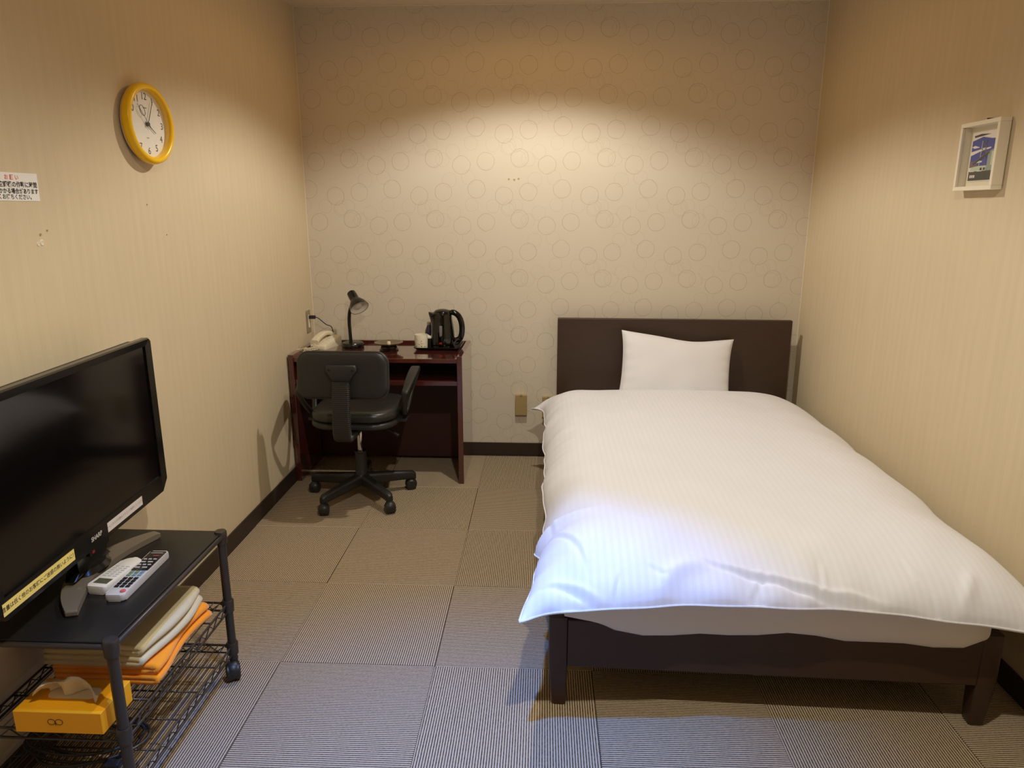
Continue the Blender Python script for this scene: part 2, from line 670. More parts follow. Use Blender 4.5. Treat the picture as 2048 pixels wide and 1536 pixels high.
# skirting boards
SK = .078
struct(obj('baseboard_back', bx(XL, XR, YB - .008, YB, 0, SK, .002), M_skirt))
struct(obj('baseboard_left', bx(XL, XL + .008, YF, YB - .008, 0, SK, .002), M_skirt))
struct(obj('baseboard_right', bx(XR - .008, XR, YF, YB - .008, 0, SK, .002), M_skirt))
struct(obj('baseboard_front', bx(XL + .008, XR - .008, YF, YF + .008, 0, SK, .002), M_skirt))
# caulked corner joints, their pale colour painting in light caught on wallpaper edges
struct(obj('trim_1', tube(BM(), [(XL + .0012, YB - .0012, SK), (XL + .0012, YB - .0012, H)], .0022, 6), M_caulk_lit))
struct(obj('trim_2', tube(BM(), [(XR - .0012, YB - .0012, SK), (XR - .0012, YB - .0012, H)], .0022, 6), M_caulk_lit))
struct(obj('trim_3', tube(BM(), [(XL, YB - .0015, H - .0015), (XR, YB - .0015, H - .0015)], .0022, 6), M_caulk_lit))

# entrance door behind the camera
door = struct(obj('door_1', bx(.15, .95, YF, YF + .03, 0, 2.0, .003), M_door))
obj('door_handle', tube(BM(), [(.22, YF + .03, 1.0), (.22, YF + .075, 1.0), (.33, YF + .075, 1.0)], .009, 10), M_steel,
    door, True)
obj('door_frame', xf(prism(BM(), [(.10, 0), (.15, 0), (.15, 2.0), (.95, 2.0), (.95, 0), (1.0, 0), (1.0, 2.05), (.10, 2.05)], 0, .04),
                     frame_mtx((0, YF + .04, 0), (1, 0, 0), (0, 0, 1))), M_door, door)

# recessed ceiling lamps (out of the picture, above the camera's view)
for (lx, ly, lc, lw, la, lb, lfill) in DOWNLIGHTS:
    tr = obj('downlight_ring', lathe(BM(), [(.045, H), (.045, H - .006), (.060, H - .008), (.066, H - .004), (.066, H)],
                                     32, cap=False), M_wplast, ceiling, True, loc=(lx, ly, 0))
    obj('downlight_lens', lathe(BM(), [(0, H - .004), (.045, H - .004), (.045, H - .001), (0, H - .001)], 32), M_emit, tr)

# screw holes left in the wallpaper
for (hx, hz, r) in ((-.203, 1.574, .005), (-.173, 1.571, .0055), (-.150, 1.576, .005)):
    obj('screw_hole', lathe(BM(), [(0, 0), (r, 0), (r * .7, .002), (r * .35, .0012), (0, .0005)], 12,
                            frame_mtx((hx, YB, hz), (1, 0, 0), (0, 0, 1))), M_bplast, wall_back, True)
for (hy, hz, r) in ((1.852, 1.352, .004), (1.838, 1.328, .006), (1.853, 1.331, .009), (1.88, 1.362, .003), (2.385, 1.432, .003),
                    (2.49, 1.33, .0025)):
    obj('screw_hole', lathe(BM(), [(0, 0), (r, 0), (r * .7, .002), (r * .35, .0012), (0, .0005)], 12,
                            frame_mtx((XL, hy, hz), (0, 1, 0), (0, 0, 1))), M_mat if r > .005 else M_bplast, wall_left, True)

# ------------------------------------------------------------------ bed
bed = thing('bed', 'low dark brown wooden single bed with plain panel headboard', 'bed', (.64, 1.79, 0), -.030)
obj('headboard', bx(-.632, .632, 2.10, 2.138, .12, .832, .003), M_espresso, bed)
for s in (-1, 1):
    obj('side_rail', bx(*sorted((s * .607, s * .585)), .03, 2.10, .135, .285, .003), M_espresso, bed)
obj('foot_rail', bx(-.565, .565, 0.0, .028, .135, .285, .003), M_espresso, bed)


def bed_leg(x, y, s, top):
    bm = BM()
    poly = rrect(.055, .055, .008, 3)
    rings = []
    for (z, k, dx) in ((top, 1, 0), (.14, 1, 0), (.05, .86, -s * .003), (.010, .76, -s * .005), (.003, .68, -s * .005), (0, .55, -s * .005)):
        rings.append([bm.verts.new((x + p[0] * k + dx, y + p[1] * k, z)) for p in poly])
    for A, B_ in zip(rings[:-1], rings[1:]):
        for k in range(len(A)):
            bm.faces.new((A[k], A[(k + 1) % len(A)], B_[(k + 1) % len(A)], B_[k]))
    bm.faces.new(rings[0])
    bm.faces.new(rings[-1])
    return bm


for s in (-1, 1):
    obj('leg', bed_leg(s * .592, .0275, s, .290), M_espresso, bed, True, angle=30)
    obj('leg', bed_leg(s * .592, 2.115, s, .135), M_espresso, bed, True, angle=30)
for k in range(9):
    obj('slat', bx(-.585, .585, .12 + k * .23, .19 + k * .23, .235, .25, .002), M_espresso, bed)

# mattress in its fitted sheet
NX, NZ = 60, 10


def mattress():
    bm = BM()
    box(bm, -.590, .590, -.018, 2.09, .252, .425)
    bmesh.ops.subdivide_edges(bm, edges=bm.edges[:], cuts=14, use_grid_fill=True)
    for v in bm.verts:
        x, y, z = v.co
        # round the corners of the box
        hx, hy, hz = .590, 1.054, .0865
        q = Vector((x, y - 1.036, z - .3385))
        r = .05
        inner = Vector((max(-hx + r, min(hx - r, q.x)), max(-hy + r, min(hy - r, q.y)), max(-hz + r, min(hz - r, q.z))))
        d = q - inner
        if d.length > 1e-6:
            q = inner + d.normalized() * min(r, d.length)
        v.co = Vector((q.x, q.y + 1.036, q.z + .3385))
        if v.co.y < .1 and z < .30:
            w = (.30 - z) / .05
            v.co.z += w * (.010 * math.sin(x * 9 + 1.2) + .006 * math.sin(x * 23) - .004 + (.03 if x < -.5 else 0))
        v.co.y += -.004 * noise.noise(Vector((x * 6, z * 14, 0))) if y < .1 else 0
    return bm


mt = obj('mattress', mattress(), M_sheet, None, True, angle=80)
mt.location = (.64, 1.79, 0)
mt.rotation_euler = (0, 0, -.030)
tag(mt, 'mattress in a white fitted sheet showing below the duvet', 'mattress')


# duvet: a puffed double surface with creases and drooping edges
def duvet():
    nu, nv = 250, 330
    u = np.linspace(0, 1, nu)
    v = np.linspace(0, 1, nv)
    # denser near the edges
    u = u + .06 * np.sin(2 * PI * u) * -1 / 1.2
    v = .30 * v + .70 * v ** 2.1
    U, V = np.meshgrid(u, v, indexing='ij')
    rng = np.random.RandomState(3)

    def wav(x, amps):
        return sum(a * np.sin(x * f + p) for a, f, p in amps)
    left = 0.004 + wav(V, [(.004, 23, 1.0), (.003, 41, .3), (.002, 77, 2)]) \
        - .050 * np.exp(-(V / .055) ** 1.4) - .070 * np.exp(-((1 - V) / .018) ** 1.3) \
        - .022 * np.exp(-((V - .175) / .010) ** 2) - .024 * np.exp(-((V - .05) / .10) ** 2)
    right = 1.372 + wav(V, [(.006, 19, .5), (.004, 37, 1.3)]) - .01 * np.exp(-((1 - V) / .05) ** 2)
    foot = 1.672 + wav(U, [(.006, 9, .4), (.004, 21, 1.1), (.002, 47, 0)]) - .012 * np.exp(-(U / .03) ** 2) \
        + .035 * np.exp(-((U - .5) / .35) ** 2)
    head = 3.70 - .02 * U + wav(U, [(.006, 7, 0), (.003, 25, 1)])
    X = left * (1 - U) + right * U
    Y = foot * (1 - V) + head * V
    dl, dr, df, dh = X - left, right - X, Y - foot, head - Y
    # height of the seam all round
    eL = .372 + wav(V, [(.010, 17, .3), (.006, 33, 1.0)]) + .012 * np.exp(-((1 - V) / .04) ** 2) - .018 * np.exp(-(V / .06) ** 2)
    eR = .315 + .03 * V
    eF = .372 + .040 * np.sin(PI * np.clip(U * 1.02, 0, 1)) ** .8 - .03 * U ** 2 - .012 * np.exp(-(U / .05) ** 2)
    eH = .415 - .05 * np.exp(-(U / .04) ** 2) - .05 * U ** 4
    wl, wr, wf, wh = [1 / (d + .01) ** 2 for d in (dl, dr, df, dh)]
    E_ = (eL * wl + eR * wr + eF * wf + eH * wh) / (wl + wr + wf + wh)

    def S(d, r, p=2.0):
        t = np.clip(d / r, 0, 1)
        return (1 - (1 - t) ** p) ** (1 / 1.7)
    prof = S(dl, .20, 2.2) * S(dr, .34, 2.0) * S(df, .30, 2.2) * S(dh, .20, 2.2)
    P = .522 + .012 * np.sin(PI * U) * np.sin(PI * V) + wav(U * 3.1 + V * 2.0, [(.004, 2.3, .2)]) + \
        wav(V * 4 - U * 2, [(.003, 3.1, 1.0)])
    Zt = E_ + (P - E_) * prof
    # soft undulation
    nz = np.zeros_like(Zt)
    for (fx, fy, a, ph) in ((14, 9, .0022, .3), (9, 23, .0018, 1.2), (27, 17, .0012, 2.1), (41, 33, .0007, .8)):
        nz += a * np.sin(X * fx + ph) * np.sin(Y * fy + ph * 2)
    near_edge = np.exp(-df / .22) + .8 * np.exp(-dl / .12) + .5 * np.exp(-dr / .15)
    Zt += nz * (.5 + 1.8 * near_edge)
    # gathered side wrinkles
    Zt += .0045 * np.sin(Y * 64 + 3 * np.sin(Y * 7)) * np.exp(-dl / .05)
    Zt += .005 * np.sin(X * 46 + 2.5 * np.sin(X * 9)) * np.exp(-df / .06)
    # creases
    CR = [([(0.008, 1.737), (0.075, 1.72), (0.152, 1.683), (0.231, 1.667)], .010, .010),
          ([(-0.007, 1.96), (0.04, 1.94), (0.093, 1.854), (0.121, 1.769)], .008, .010),
          ([(0.419, 1.8), (0.478, 1.775), (0.562, 1.755), (0.706, 1.723), (0.853, 1.705), (0.964, 1.669), (1.046, 1.64)],
           .012, .010),
          ([(0.286, 1.769), (0.335, 1.738)], .006, .008),
          ([(0.304, 1.69), (0.363, 1.759), (0.444, 1.783)], -.014, .022),
          ([(0.752, 1.80), (0.740, 1.74), (0.727, 1.70)], .007, .008),
          ([(1.016, 1.723), (1.039, 1.676), (1.063, 1.64)], .009, .010),
          ([(1.143, 1.778), (1.106, 1.717), (1.053, 1.640)], -.010, .018),
          ([(-0.02, 2.061), (0.023, 2.049), (0.035, 1.986)], .006, .008),
          ([(0.976, 1.814), (0.99, 1.761)], .005, .008),
          ([(0.548, 1.70), (0.6, 1.769)], .005, .008),
          ([(0.185, 1.687), (0.21, 1.751)], .006, .008)]
    for pts, amp, wd in CR:
        pp = [np.array((p.x, p.y)) for p in spline([(a, b, 0) for a, b in pts], 6)]
        best = np.full(Zt.shape, 9.0)
        side = np.zeros(Zt.shape)
        along = np.zeros(Zt.shape)
        for i in range(len(pp) - 1):
            a, b = pp[i], pp[i + 1]
            d = b - a
            L2 = d @ d + 1e-12
            tt = np.clip(((X - a[0]) * d[0] + (Y - a[1]) * d[1]) / L2, 0, 1)
            qx, qy = X - a[0] - tt * d[0], Y - a[1] - tt * d[1]
            dist = np.hypot(qx, qy)
            sd = d[0] * qy - d[1] * qx
            k = dist < best
            best = np.where(k, dist, best)
            side = np.where(k, np.sign(sd) * dist, side)
            along = np.where(k, (i + tt) / (len(pp) - 1), along)
        fade = np.sin(PI * np.clip(along, .02, .98)) ** .5
        s_ = side / wd
        if amp > 0:   # sharp tuck: lip on one side, groove on the other
            Zt += amp * fade * (np.exp(-(s_ - .8) ** 2) * .6 - np.exp(-(s_ + .3) ** 2 * 1.4) * .8)
        else:         # broad fold
            Zt += -amp * fade * np.exp(-s_ ** 2)
    # underside: lies on the mattress, closes at the seam
    ca, sa = math.cos(.030), math.sin(.030)
    lx = ca * (X - .64) - sa * (Y - 1.79)
    ly = sa * (X - .64) + ca * (Y - 1.79)
    over = (np.abs(lx) < .60) & (ly > -.03) & (ly < 2.10)
    Zb = np.where(over, np.maximum(E_ - .004, .4285), E_ - .006)
    Zb = np.minimum(Zb, Zt - .004)
    edge = np.zeros_like(Zt, bool)
    edge[0, :] = edge[-1, :] = True
    edge[:, 0] = edge[:, -1] = True
    Zt = np.where(edge, E_, Zt)
    top = np.stack([X, Y, Zt], -1).reshape(-1, 3)
    N = len(top)
    bot = np.stack([X, Y, np.where(edge, E_ - .003, Zb)], -1).reshape(-1, 3)
    F = []
    idx = np.arange(N).reshape(nu, nv)
    for i in range(nu - 1):
        for j in range(nv - 1):
            a, b, c, d = idx[i, j], idx[i + 1, j], idx[i + 1, j + 1], idx[i, j + 1]
            F.append((int(a), int(b), int(c), int(d)))
            F.append((int(a) + N, int(d) + N, int(c) + N, int(b) + N))
    ring = [idx[i, 0] for i in range(nu)] + [idx[nu - 1, j] for j in range(1, nv)] + \
           [idx[i, nv - 1] for i in range(nu - 2, -1, -1)] + [idx[0, j] for j in range(nv - 2, 0, -1)]
    for a, b in zip(ring, ring[1:] + ring[:1]):
        F.append((int(a) + N, int(b) + N, int(b), int(a)))
    seam = [tuple(top[k]) for k in ring]
    return np.concatenate([top, bot]), F, seam


dv = thing('duvet', 'puffy white striped duvet spread over the bed', 'duvet', (.64, 2.6, .4285))
Vd, Fd, seam = duvet()
off = np.array((.64, 2.6, .4285))
from_np('cover', Vd - off, Fd, M_duvet, dv)
obj('seam_piping', tube(BM(), [tuple(np.array(p) - off) for p in seam[::2]], .0030, 6, closed=True), M_duvet, dv, True)


# pillow leaning on the headboard
def pillow():
    nu, nv = 56, 40
    w, h, t = .605, .385, .075
    V, F = [], []
    for sgn in (1, -1):
        for i in range(nu + 1):
            for j in range(nv + 1):
                a = -1 + 2 * i / nu
                b = -1 + 2 * j / nv
                pinx = 1 - .055 * (1 - abs(b) ** 2.5)
                piny = 1 - .070 * (1 - abs(a) ** 2.5)
                x, y = a * w / 2 * pinx, b * h / 2 * piny
                e = max(0.0, (1 - abs(a) ** 3.0)) * max(0.0, (1 - abs(b) ** 3.0))
                z = t * e ** .42
                z += .010 * noise.noise(Vector((x * 7, y * 7, 2.0 + sgn))) * e
                # puckers at the side seams
                z += .006 * math.sin(b * 19 + 2 * math.sin(a * 5)) * math.exp(-(1 - abs(a)) / .10) * e ** .3
                # sagging top edge
                y -= .020 * math.exp(-((a - .25) / .5) ** 2) * max(0, b) ** 3
                V.append((x, y, sgn * z))
    n1 = (nu + 1) * (nv + 1)
    for s in range(2):
        for i in range(nu):
            for j in range(nv):
                a = s * n1 + i * (nv + 1) + j
                q = (a, a + nv + 1, a + nv + 2, a + 1)
                F.append(q if s == 0 else q[::-1])
    return np.array(V), F


pl = thing('pillow', 'white pillow leaning against the dark headboard', 'pillow', (.69, 3.70, .4285))
Vp, Fp = pillow()
lean = Matrix.Translation((.015, .075, .150)) @ Matrix.Rotation(.075, 4, 'Y') @ Matrix.Rotation(math.radians(70), 4, 'X')
pc = from_np('cover', Vp, Fp, M_linen, pl)
pc.data.transform(lean)

# ------------------------------------------------------------------ desk
DZ = .674
desk = thing('desk', 'glossy reddish mahogany desk with open shelf in the corner', 'desk', (-.868, 3.75, 0))


def dk(*a, **k):
    x0, x1, y0, y1, z0, z1 = a
    return bx(x0 + .868, x1 + .868, y0 - 3.75, y1 - 3.75, z0, z1, k.get('bev', .002))


obj('side_panel', dk(-1.318, -1.291, 3.53, 3.985, 0, .689), M_mahog, desk)
obj('side_panel', dk(-.446, -.419, 3.53, 3.985, 0, .689), M_mahog, desk)
obj('desktop', dk(-1.291, -.446, 3.535, 3.965, .652, DZ), M_mahog, desk)
obj('back_rim', dk(-1.291, -.446, 3.965, 3.985, .60, .690), M_mahog, desk)
obj('shelf', dk(-1.291, -.446, 3.545, 3.899, .531, .556), M_mahog, desk)
obj('back_panel', dk(-1.291, -.446, 3.90, 3.915, .02, .652), M_panel, desk)

# ------------------------------------------------------------------ swivel chair
ch = thing('swivel_chair', 'black swivel office chair with armrests pulled up to the desk', 'office chair', (-.915, 3.345, 0))
star = [25, 97, 169, 241, 313]


def star_arm(a):
    bm = BM()
    secs = [(.018, .105, .026, .030), (.10, .098, .022, .028), (.20, .090, .018, .024), (.262, .084, .018, .022),
            (.277, .076, .012, .016)]
    rings = []
    for (r, z, hw, hh) in secs:
        rings.append([bm.verts.new((r, p[0] * hw * 2, z + p[1] * hh * 2 - hh * .3)) for p in rrect(1, 1, .3, 3)])
    for A, B_ in zip(rings[:-1], rings[1:]):
        for k in range(len(A)):
            bm.faces.new((A[k], A[(k + 1) % len(A)], B_[(k + 1) % len(A)], B_[k]))
    bm.faces.new(rings[0])
    bm.faces.new(rings[-1])
    return xf(bm, Matrix.Rotation(math.radians(a), 4, 'Z'))


def caster(a, swivel, parent):
    c, s = math.cos(math.radians(a)), math.sin(math.radians(a))
    x, y = .262 * c, .262 * s
    g = obj('caster', tube(BM(), [(x, y, .050), (x, y, .078)], .012, 12), M_blackp, parent, True)
    mw = Matrix.Translation((x, y, .027)) @ Matrix.Rotation(math.radians(swivel), 4, 'Z') @ Matrix.Translation((.010, 0, 0)) \
        @ Matrix.Rotation(PI / 2, 4, 'X')
    for sd in (-1, 1):
        obj('wheel', lathe(BM(), [(0, .004), (.019, .004), (.027, .006), (.027, .018), (.022, .023), (0, .024)], 24,
                           mw @ Matrix.Scale(sd, 4, (0, 0, 1))), M_blackp, g, True)
    hood = xf(lathe(BM(), [(0, -.017), (.025, -.017), (.030, -.010), (.030, .010), (.025, .017), (0, .017)], 24),
              mw @ Matrix.Translation((0, 0.004, 0)))
    obj('wheel_hood', hood, M_blackp, g, True)
    return g


for k, a in enumerate(star):
    obj('base_arm', star_arm(a), M_blackp, ch, True)
    caster(a, (200, 250, 265, 280, 300)[k], ch)
obj('base_hub', lathe(BM(), [(0, .07), (.040, .07), (.045, .085), (.042, .115), (.034, .125), (0, .125)], 24), M_blackp, ch, True)
obj('column_sleeve', lathe(BM(), [(.033, .115), (.030, .12), (.028, .235), (.031, .238), (.031, .246), (0, .246)], 24), M_blackp, ch, True)
obj('gas_lift', lathe(BM(), [(0, .24), (.0135, .24), (.0135, .345), (.011, .348), (.011, .385), (0, .385)], 20), M_chrome, ch, True)
obj('seat_mechanism', bx(-.07, .07, -.10, .10, .375, .415, .012), M_blackp, ch, True)
obj('tilt_lever', tube(BM(), [(.05, -.02, .39), (.13, -.03, .375), (.165, -.035, .362), (.205, -.04, .338)],
                       [.006, .006, .007, .010], 10), M_blackp, ch, True)


def cushion(poly, z0, z1, bow, bm=None):
    """padded slab with rounded rim from an outline"""
    bm = bm or BM()
    n = len(poly)
    c = Vector((sum(p[0] for p in poly) / n, sum(p[1] for p in poly) / n))
    rows = []
    for (k, zz) in ((.90, 0), (.97, .06), (1, .25), (1, .55), (.985, .78), (.94, .93), (.86, 1.0), (.6, 1.0 + bow * .7),
                    (.3, 1.0 + bow)):
        rows.append([bm.verts.new((c.x + (p[0] - c.x) * k, c.y + (p[1] - c.y) * k, z0 + (z1 - z0) * zz)) for p in poly])
    for A, B_ in zip(rows[:-1], rows[1:]):
        for i in range(n):
            bm.faces.new((A[i], A[(i + 1) % n], B_[(i + 1) % n], B_[i]))
    bm.faces.new(rows[0][::-1])
    bm.faces.new(rows[-1])
    return bm


seat_poly = []
for p in rrect(.43, .42, .11, 8, 0.01, -.005):
    x, y = p
    if y < -.05:
        x *= 1 - .10 * (-.05 - y) / .16
    seat_poly.append((x, y))
obj('seat_pan', xf(cushion([(p[0] * 1.0, p[1] * 1.0) for p in seat_poly], .412, .445, 0), Matrix.Identity(4)), M_blackp, ch, True)
obj('seat_cushion', cushion([(p[0] * .985, p[1] * .985) for p in seat_poly], .444, .496, -.22), M_blackm, ch, True, angle=60)
# backrest: hard shell behind, cushion in front
MB_ = Matrix.Translation((.012, -.268, .692)) @ Matrix.Rotation(math.radians(6), 4, 'X') @ Matrix.Rotation(PI / 2, 4, 'X')


def bend(bm, k=.55):
    for v in bm.verts:
        v.co.y += k * v.co.x * v.co.x
    return bm


sh = cushion(rrect(.405, .205, .05, 7), -.006, .016, .05)
br = obj('backrest_shell', xf(sh, Matrix.Translation((.012, -.268, .692)) @ Matrix.Rotation(math.radians(-6), 4, 'X')
                              @ Matrix.Rotation(PI / 2, 4, 'X')), M_blackp, ch, True, angle=50)
cb = cushion(rrect(.395, .195, .05, 7), 0, .045, .08)
obj('backrest_cushion', xf(cb, Matrix.Translation((.012, -.262, .692)) @ Matrix.Rotation(math.radians(-6), 4, 'X')
                           @ Matrix.Rotation(-PI / 2, 4, 'X')), M_blackm, ch, True, angle=60)
rimp = [(p[0], p[1], 0) for p in rrect(.407, .207, .05, 7)]
obj('backrest_rim', xf(tube(BM(), rimp, .0065, 8, closed=True), Matrix.Translation((.012, -.266, .692))
                       @ Matrix.Rotation(math.radians(-6), 4, 'X') @ Matrix.Rotation(PI / 2, 4, 'X')), M_blackm, ch, True)
# spine with its bellows sleeve
tp = [(-.070, .022), (-.062, .032), (.062, .032), (.070, .022), (.070, .004), (.058, -.008), (.044, -.018), (.040, -.045),
      (-.040, -.045), (-.044, -.018), (-.058, -.008), (-.070, .004)]
brk = obj('back_bracket', xf(prism(BM(), tp, 0, .022, .006), Matrix.Translation((.014, -.288, .712)) @
                             Matrix.Rotation(math.radians(-6), 4, 'X') @ Matrix.Rotation(PI / 2, 4, 'X')), M_blackp, ch, True, angle=50)
for s in (-1, 1):
    obj('screw', xf(lathe(BM(), [(0, 0), (.006, 0), (.006, .003), (.003, .003), (.003, .001), (0, .001)], 12),
                    Matrix.Translation((.014 + s * .052, -.309, .724)) @ Matrix.Rotation(PI / 2, 4, 'X')), M_ink, brk, True)
spath = spline([(.012, -.312, .672), (.012, -.318, .60), (.010, -.322, .52), (.008, -.318, .44), (.006, -.296, .405), (.004, -.24, .392),
                (.002, -.10, .392)], 9)


def bellows():
    bm = BM()
    n = len(spath)
    rings = []
    L = 0
    # resample finely so the ribs read
    dens = []
    for i in range(n - 1):
        for k in range(4):
            dens.append(spath[i].lerp(spath[i + 1], k / 4))
    dens.append(spath[-1])
    for i, p in enumerate(dens):
        t = (dens[min(i + 1, len(dens) - 1)] - dens[max(i - 1, 0)]).normalized()
        nrm = Vector((1, 0, 0)).cross(t).normalized()
        k = 1.0 + (.035 if i % 4 < 2 else -.02)
        rings.append([bm.verts.new(p + Vector((q[0] * k, 0, 0)) + nrm * q[1] * k) for q in rrect(.080, .030, .010, 3)])
    for A, B_ in zip(rings[:-1], rings[1:]):
        for k in range(len(A)):
            bm.faces.new((A[k], A[(k + 1) % len(A)], B_[(k + 1) % len(A)], B_[k]))
    bm.faces.new(rings[0])
    bm.faces.new(rings[-1])
    return bm


obj('bellows_sleeve', bellows(), M_blackp, ch, True, angle=25)


# loop armrests
def arm(sx):
    bm = BM()
    # closed loop in the y-z plane: pad on top, struts to the seat
    P = [(-.105, .580), (-.02, .618), (.070, .645), (.105, .641), (.112, .615), (.085, .548), (.045, .478), (.015, .448),
         (-.025, .448), (-.060, .478), (-.105, .530), (-.118, .570)]
    P = P + [P[0]]
    path = spline([(0, a, b) for a, b in P], 6)[:-1]
    cen = Vector((0, 0, .56))
    n = len(path)
    rings = []
    for i, p in enumerate(path):
        t = (path[(i + 1) % n] - path[i - 1]).normalized()
        nrm = Vector((1, 0, 0)).cross(t).normalized()
        top = max(0, min(1, (p.z - .55) / .08))
        w = .024 + .022 * top
        th = .020 + .006 * top
        lean_ = sx * (.228 + (p.z - .44) * .20)
        rings.append([bm.verts.new(Vector((lean_ + .005, p.y, p.z)) + Vector((q[0], 0, 0)) + nrm * q[1])
                      for q in rrect(w, th, .007, 3)])
    for i in range(n):
        A, B_ = rings[i], rings[(i + 1) % n]
        for k in range(len(A)):
            bm.faces.new((A[k], A[(k + 1) % len(A)], B_[(k + 1) % len(A)], B_[k]))
    return bm


for s in (-1, 1):
    obj('armrest', arm(s), M_blackp, ch, True, angle=60)
    obj('arm_bracket', bx(*sorted((s * .05, s * .245)), -.03, .03, .405, .420, .003), M_blackp, ch)

# ------------------------------------------------------------------ desk lamp
lm = thing('desk_lamp', 'black gooseneck desk lamp with bell shade on the desk', 'lamp', (-1.063, 3.845, DZ))
obj('base', lathe(BM(), [(0, 0), (.060, 0), (.062, .006), (.062, .018), (.056, .026), (.030, .030), (0, .030)], 40), M_lamp, lm, True)
obj('gooseneck', tube(BM(), spline([(-.010, 0, .028), (-.012, 0, .09), (-.013, 0, .14), (-.008, -.002, .19), (.004, -.006, .225),
                                    (.016, -.012, .247)], 8), .0098, 12), M_lamp, lm, True)
ax = Vector((.52, -.50, -.69)).normalized()
side = ax.cross(Vector((0, 0, 1))).normalized()
upv = side.cross(ax)
ML = frame_mtx((.018, -.010, .288), side, side.cross(ax) * -1) if False else Matrix(
    ((side.x, upv.x, -ax.x, .016), (side.y, upv.y, -ax.y, -.008), (side.z, upv.z, -ax.z, .285), (0, 0, 0, 1)))
# local +z points back out of the shade; mouth at negative z
obj('shade', lathe(BM(), [(.0, .030), (.014, .028), (.023, .020), (.025, 0), (.025, -.024), (.027, -.032), (.033, -.040), (.046, -.062),
                          (.053, -.088), (.0515, -.088), (.044, -.064), (.031, -.042), (.020, -.034), (.0, -.034)], 40, ML,
                   cap=False), M_lamp, lm, True)
sh_in = obj('reflector', lathe(BM(), [(.0508, -.0865), (.0432, -.064), (.0305, -.0428), (.0, -.036)], 40, ML, cap=False), M_white_in, lm, True)
obj('bulb', lathe(BM(), [(.010, -.038), (.012, -.046), (.021, -.060), (.022, -.068), (.016, -.078), (0, -.082)], 24, ML, cap=False), M_bulb, lm, True)

# ------------------------------------------------------------------ ashtray
at = thing('ashtray', 'wide shallow metal ashtray on a dark foot, on the desk', 'ashtray', (-.843, 3.765, DZ))
obj('foot', lathe(BM(), [(0, 0), (.050, 0), (.052, .005), (.044, .014), (.044, .022), (.036, .026), (0, .026)], 40), M_tray, at, True)
obj('dish', lathe(BM(), [(0, .024), (.035, .024), (.050, .030), (.076, .042), (.077, .044), (.052, .034), (.036, .028), (0, .028)], 48), M_gun, at, True)
obj('snuffer', lathe(BM(), [(0, .028), (.010, .028), (.010, .044), (.007, .047), (0, .047)], 20), M_cream, at, True)

# ------------------------------------------------------------------ tray and kettle set
tr = thing('tray', 'dark lacquer tray under the kettle at the right of the desk', 'tray', (-.580, 3.850, DZ))
obj('tray_bottom', prism(BM(), rrect(.225, .185, .018, 5), 0, .005), M_tray, tr)


def tray_rim():
    bm = BM()
    o_ = []
    for (w, h, z) in ((.222, .182, .004), (.250, .212, .018), (.256, .218, .018), (.256, .218, .0155), (.226, .186, .002)):
        o_.append([bm.verts.new((p[0], p[1], z)) for p in rrect(w, h, .02, 5)])
    for A, B_ in zip(o_, o_[1:] + o_[:1]):
        for k in range(len(A)):
            bm.faces.new((A[k], A[(k + 1) % len(A)], B_[(k + 1) % len(A)], B_[k]))
    return bm


obj('tray_rim', tray_rim(), M_tray, tr, True)
TZ = DZ + .0052
kt = thing('electric_kettle', 'glossy black electric kettle with spout and loop handle', 'kettle', (-.560, 3.850, TZ))


def kettle_body():
    bm = BM()
    prof = [(0, .012), (.060, .012), (.066, .018), (.066, .05), (.063, .09), (.057, .13), (.053, .155), (.052, .172), (.049, .184), (0, .186)]
    lathe(bm, prof, 48)
    for v in bm.verts:
        # pull the spout out of the upper left side
        a = math.atan2(v.co.y, -v.co.x)
        r = math.hypot(v.co.x, v.co.y)
        if v.co.z > .11 and r > .02:
            w = math.exp(-(a / .42) ** 2) * ((v.co.z - .11) / .07)
            w = min(w, 1.2)
            v.co.x -= .026 * w
            v.co.z += .008 * w
            v.co.y *= 1 - .25 * min(w, 1)
    return bm


obj('body', kettle_body(), M_kettle, kt, True)
obj('power_base', lathe(BM(), [(0, 0), (.062, 0), (.065, .004), (.064, .011), (.058, .013), (0, .013)], 40), M_kettle, kt, True)
lid = obj('lid', lathe(BM(), [(.049, .183), (.046, .194), (.036, .203), (.020, .208), (0, .210)], 40, cap=False), M_kettle, kt, True)
obj('lid_catch', bx(.022, .040, -.008, .008, .196, .204, .003), M_kettle, lid, True)


def kettle_handle():
    bm = BM()
    path = spline([(.034, 0, .186), (.062, 0, .190), (.088, 0, .172), (.103, 0, .138), (.107, 0, .100), (.102, 0, .062), (.088, 0, .042),
                   (.058, 0, .038)], 7)
    return tube(bm, path, [.016 if 4 < i < len(path) - 5 else .014 for i in range(len(path))], 12)


obj('handle', kettle_handle(), M_kettle, kt, True)
obj('water_gauge', bx(-.010, .006, -.0645, -.0575, .055, .125, .003), M_inkg, kt, True)
obj('switch', bx(-.012, .004, -.0680, -.061, .024, .034, .002), M_red, kt)
obj('power_cord', tube(BM(), spline([(.055, .01, .006), (.095, .02, .006), (.100, -.030, .010), (.072, -.055, .012), (.068, -.04, .03), (.088, -.02, .045),
                                     (.09, .01, .02), (.070, .03, .008)], 8), .0038, 8), M_blackp, kt, True)

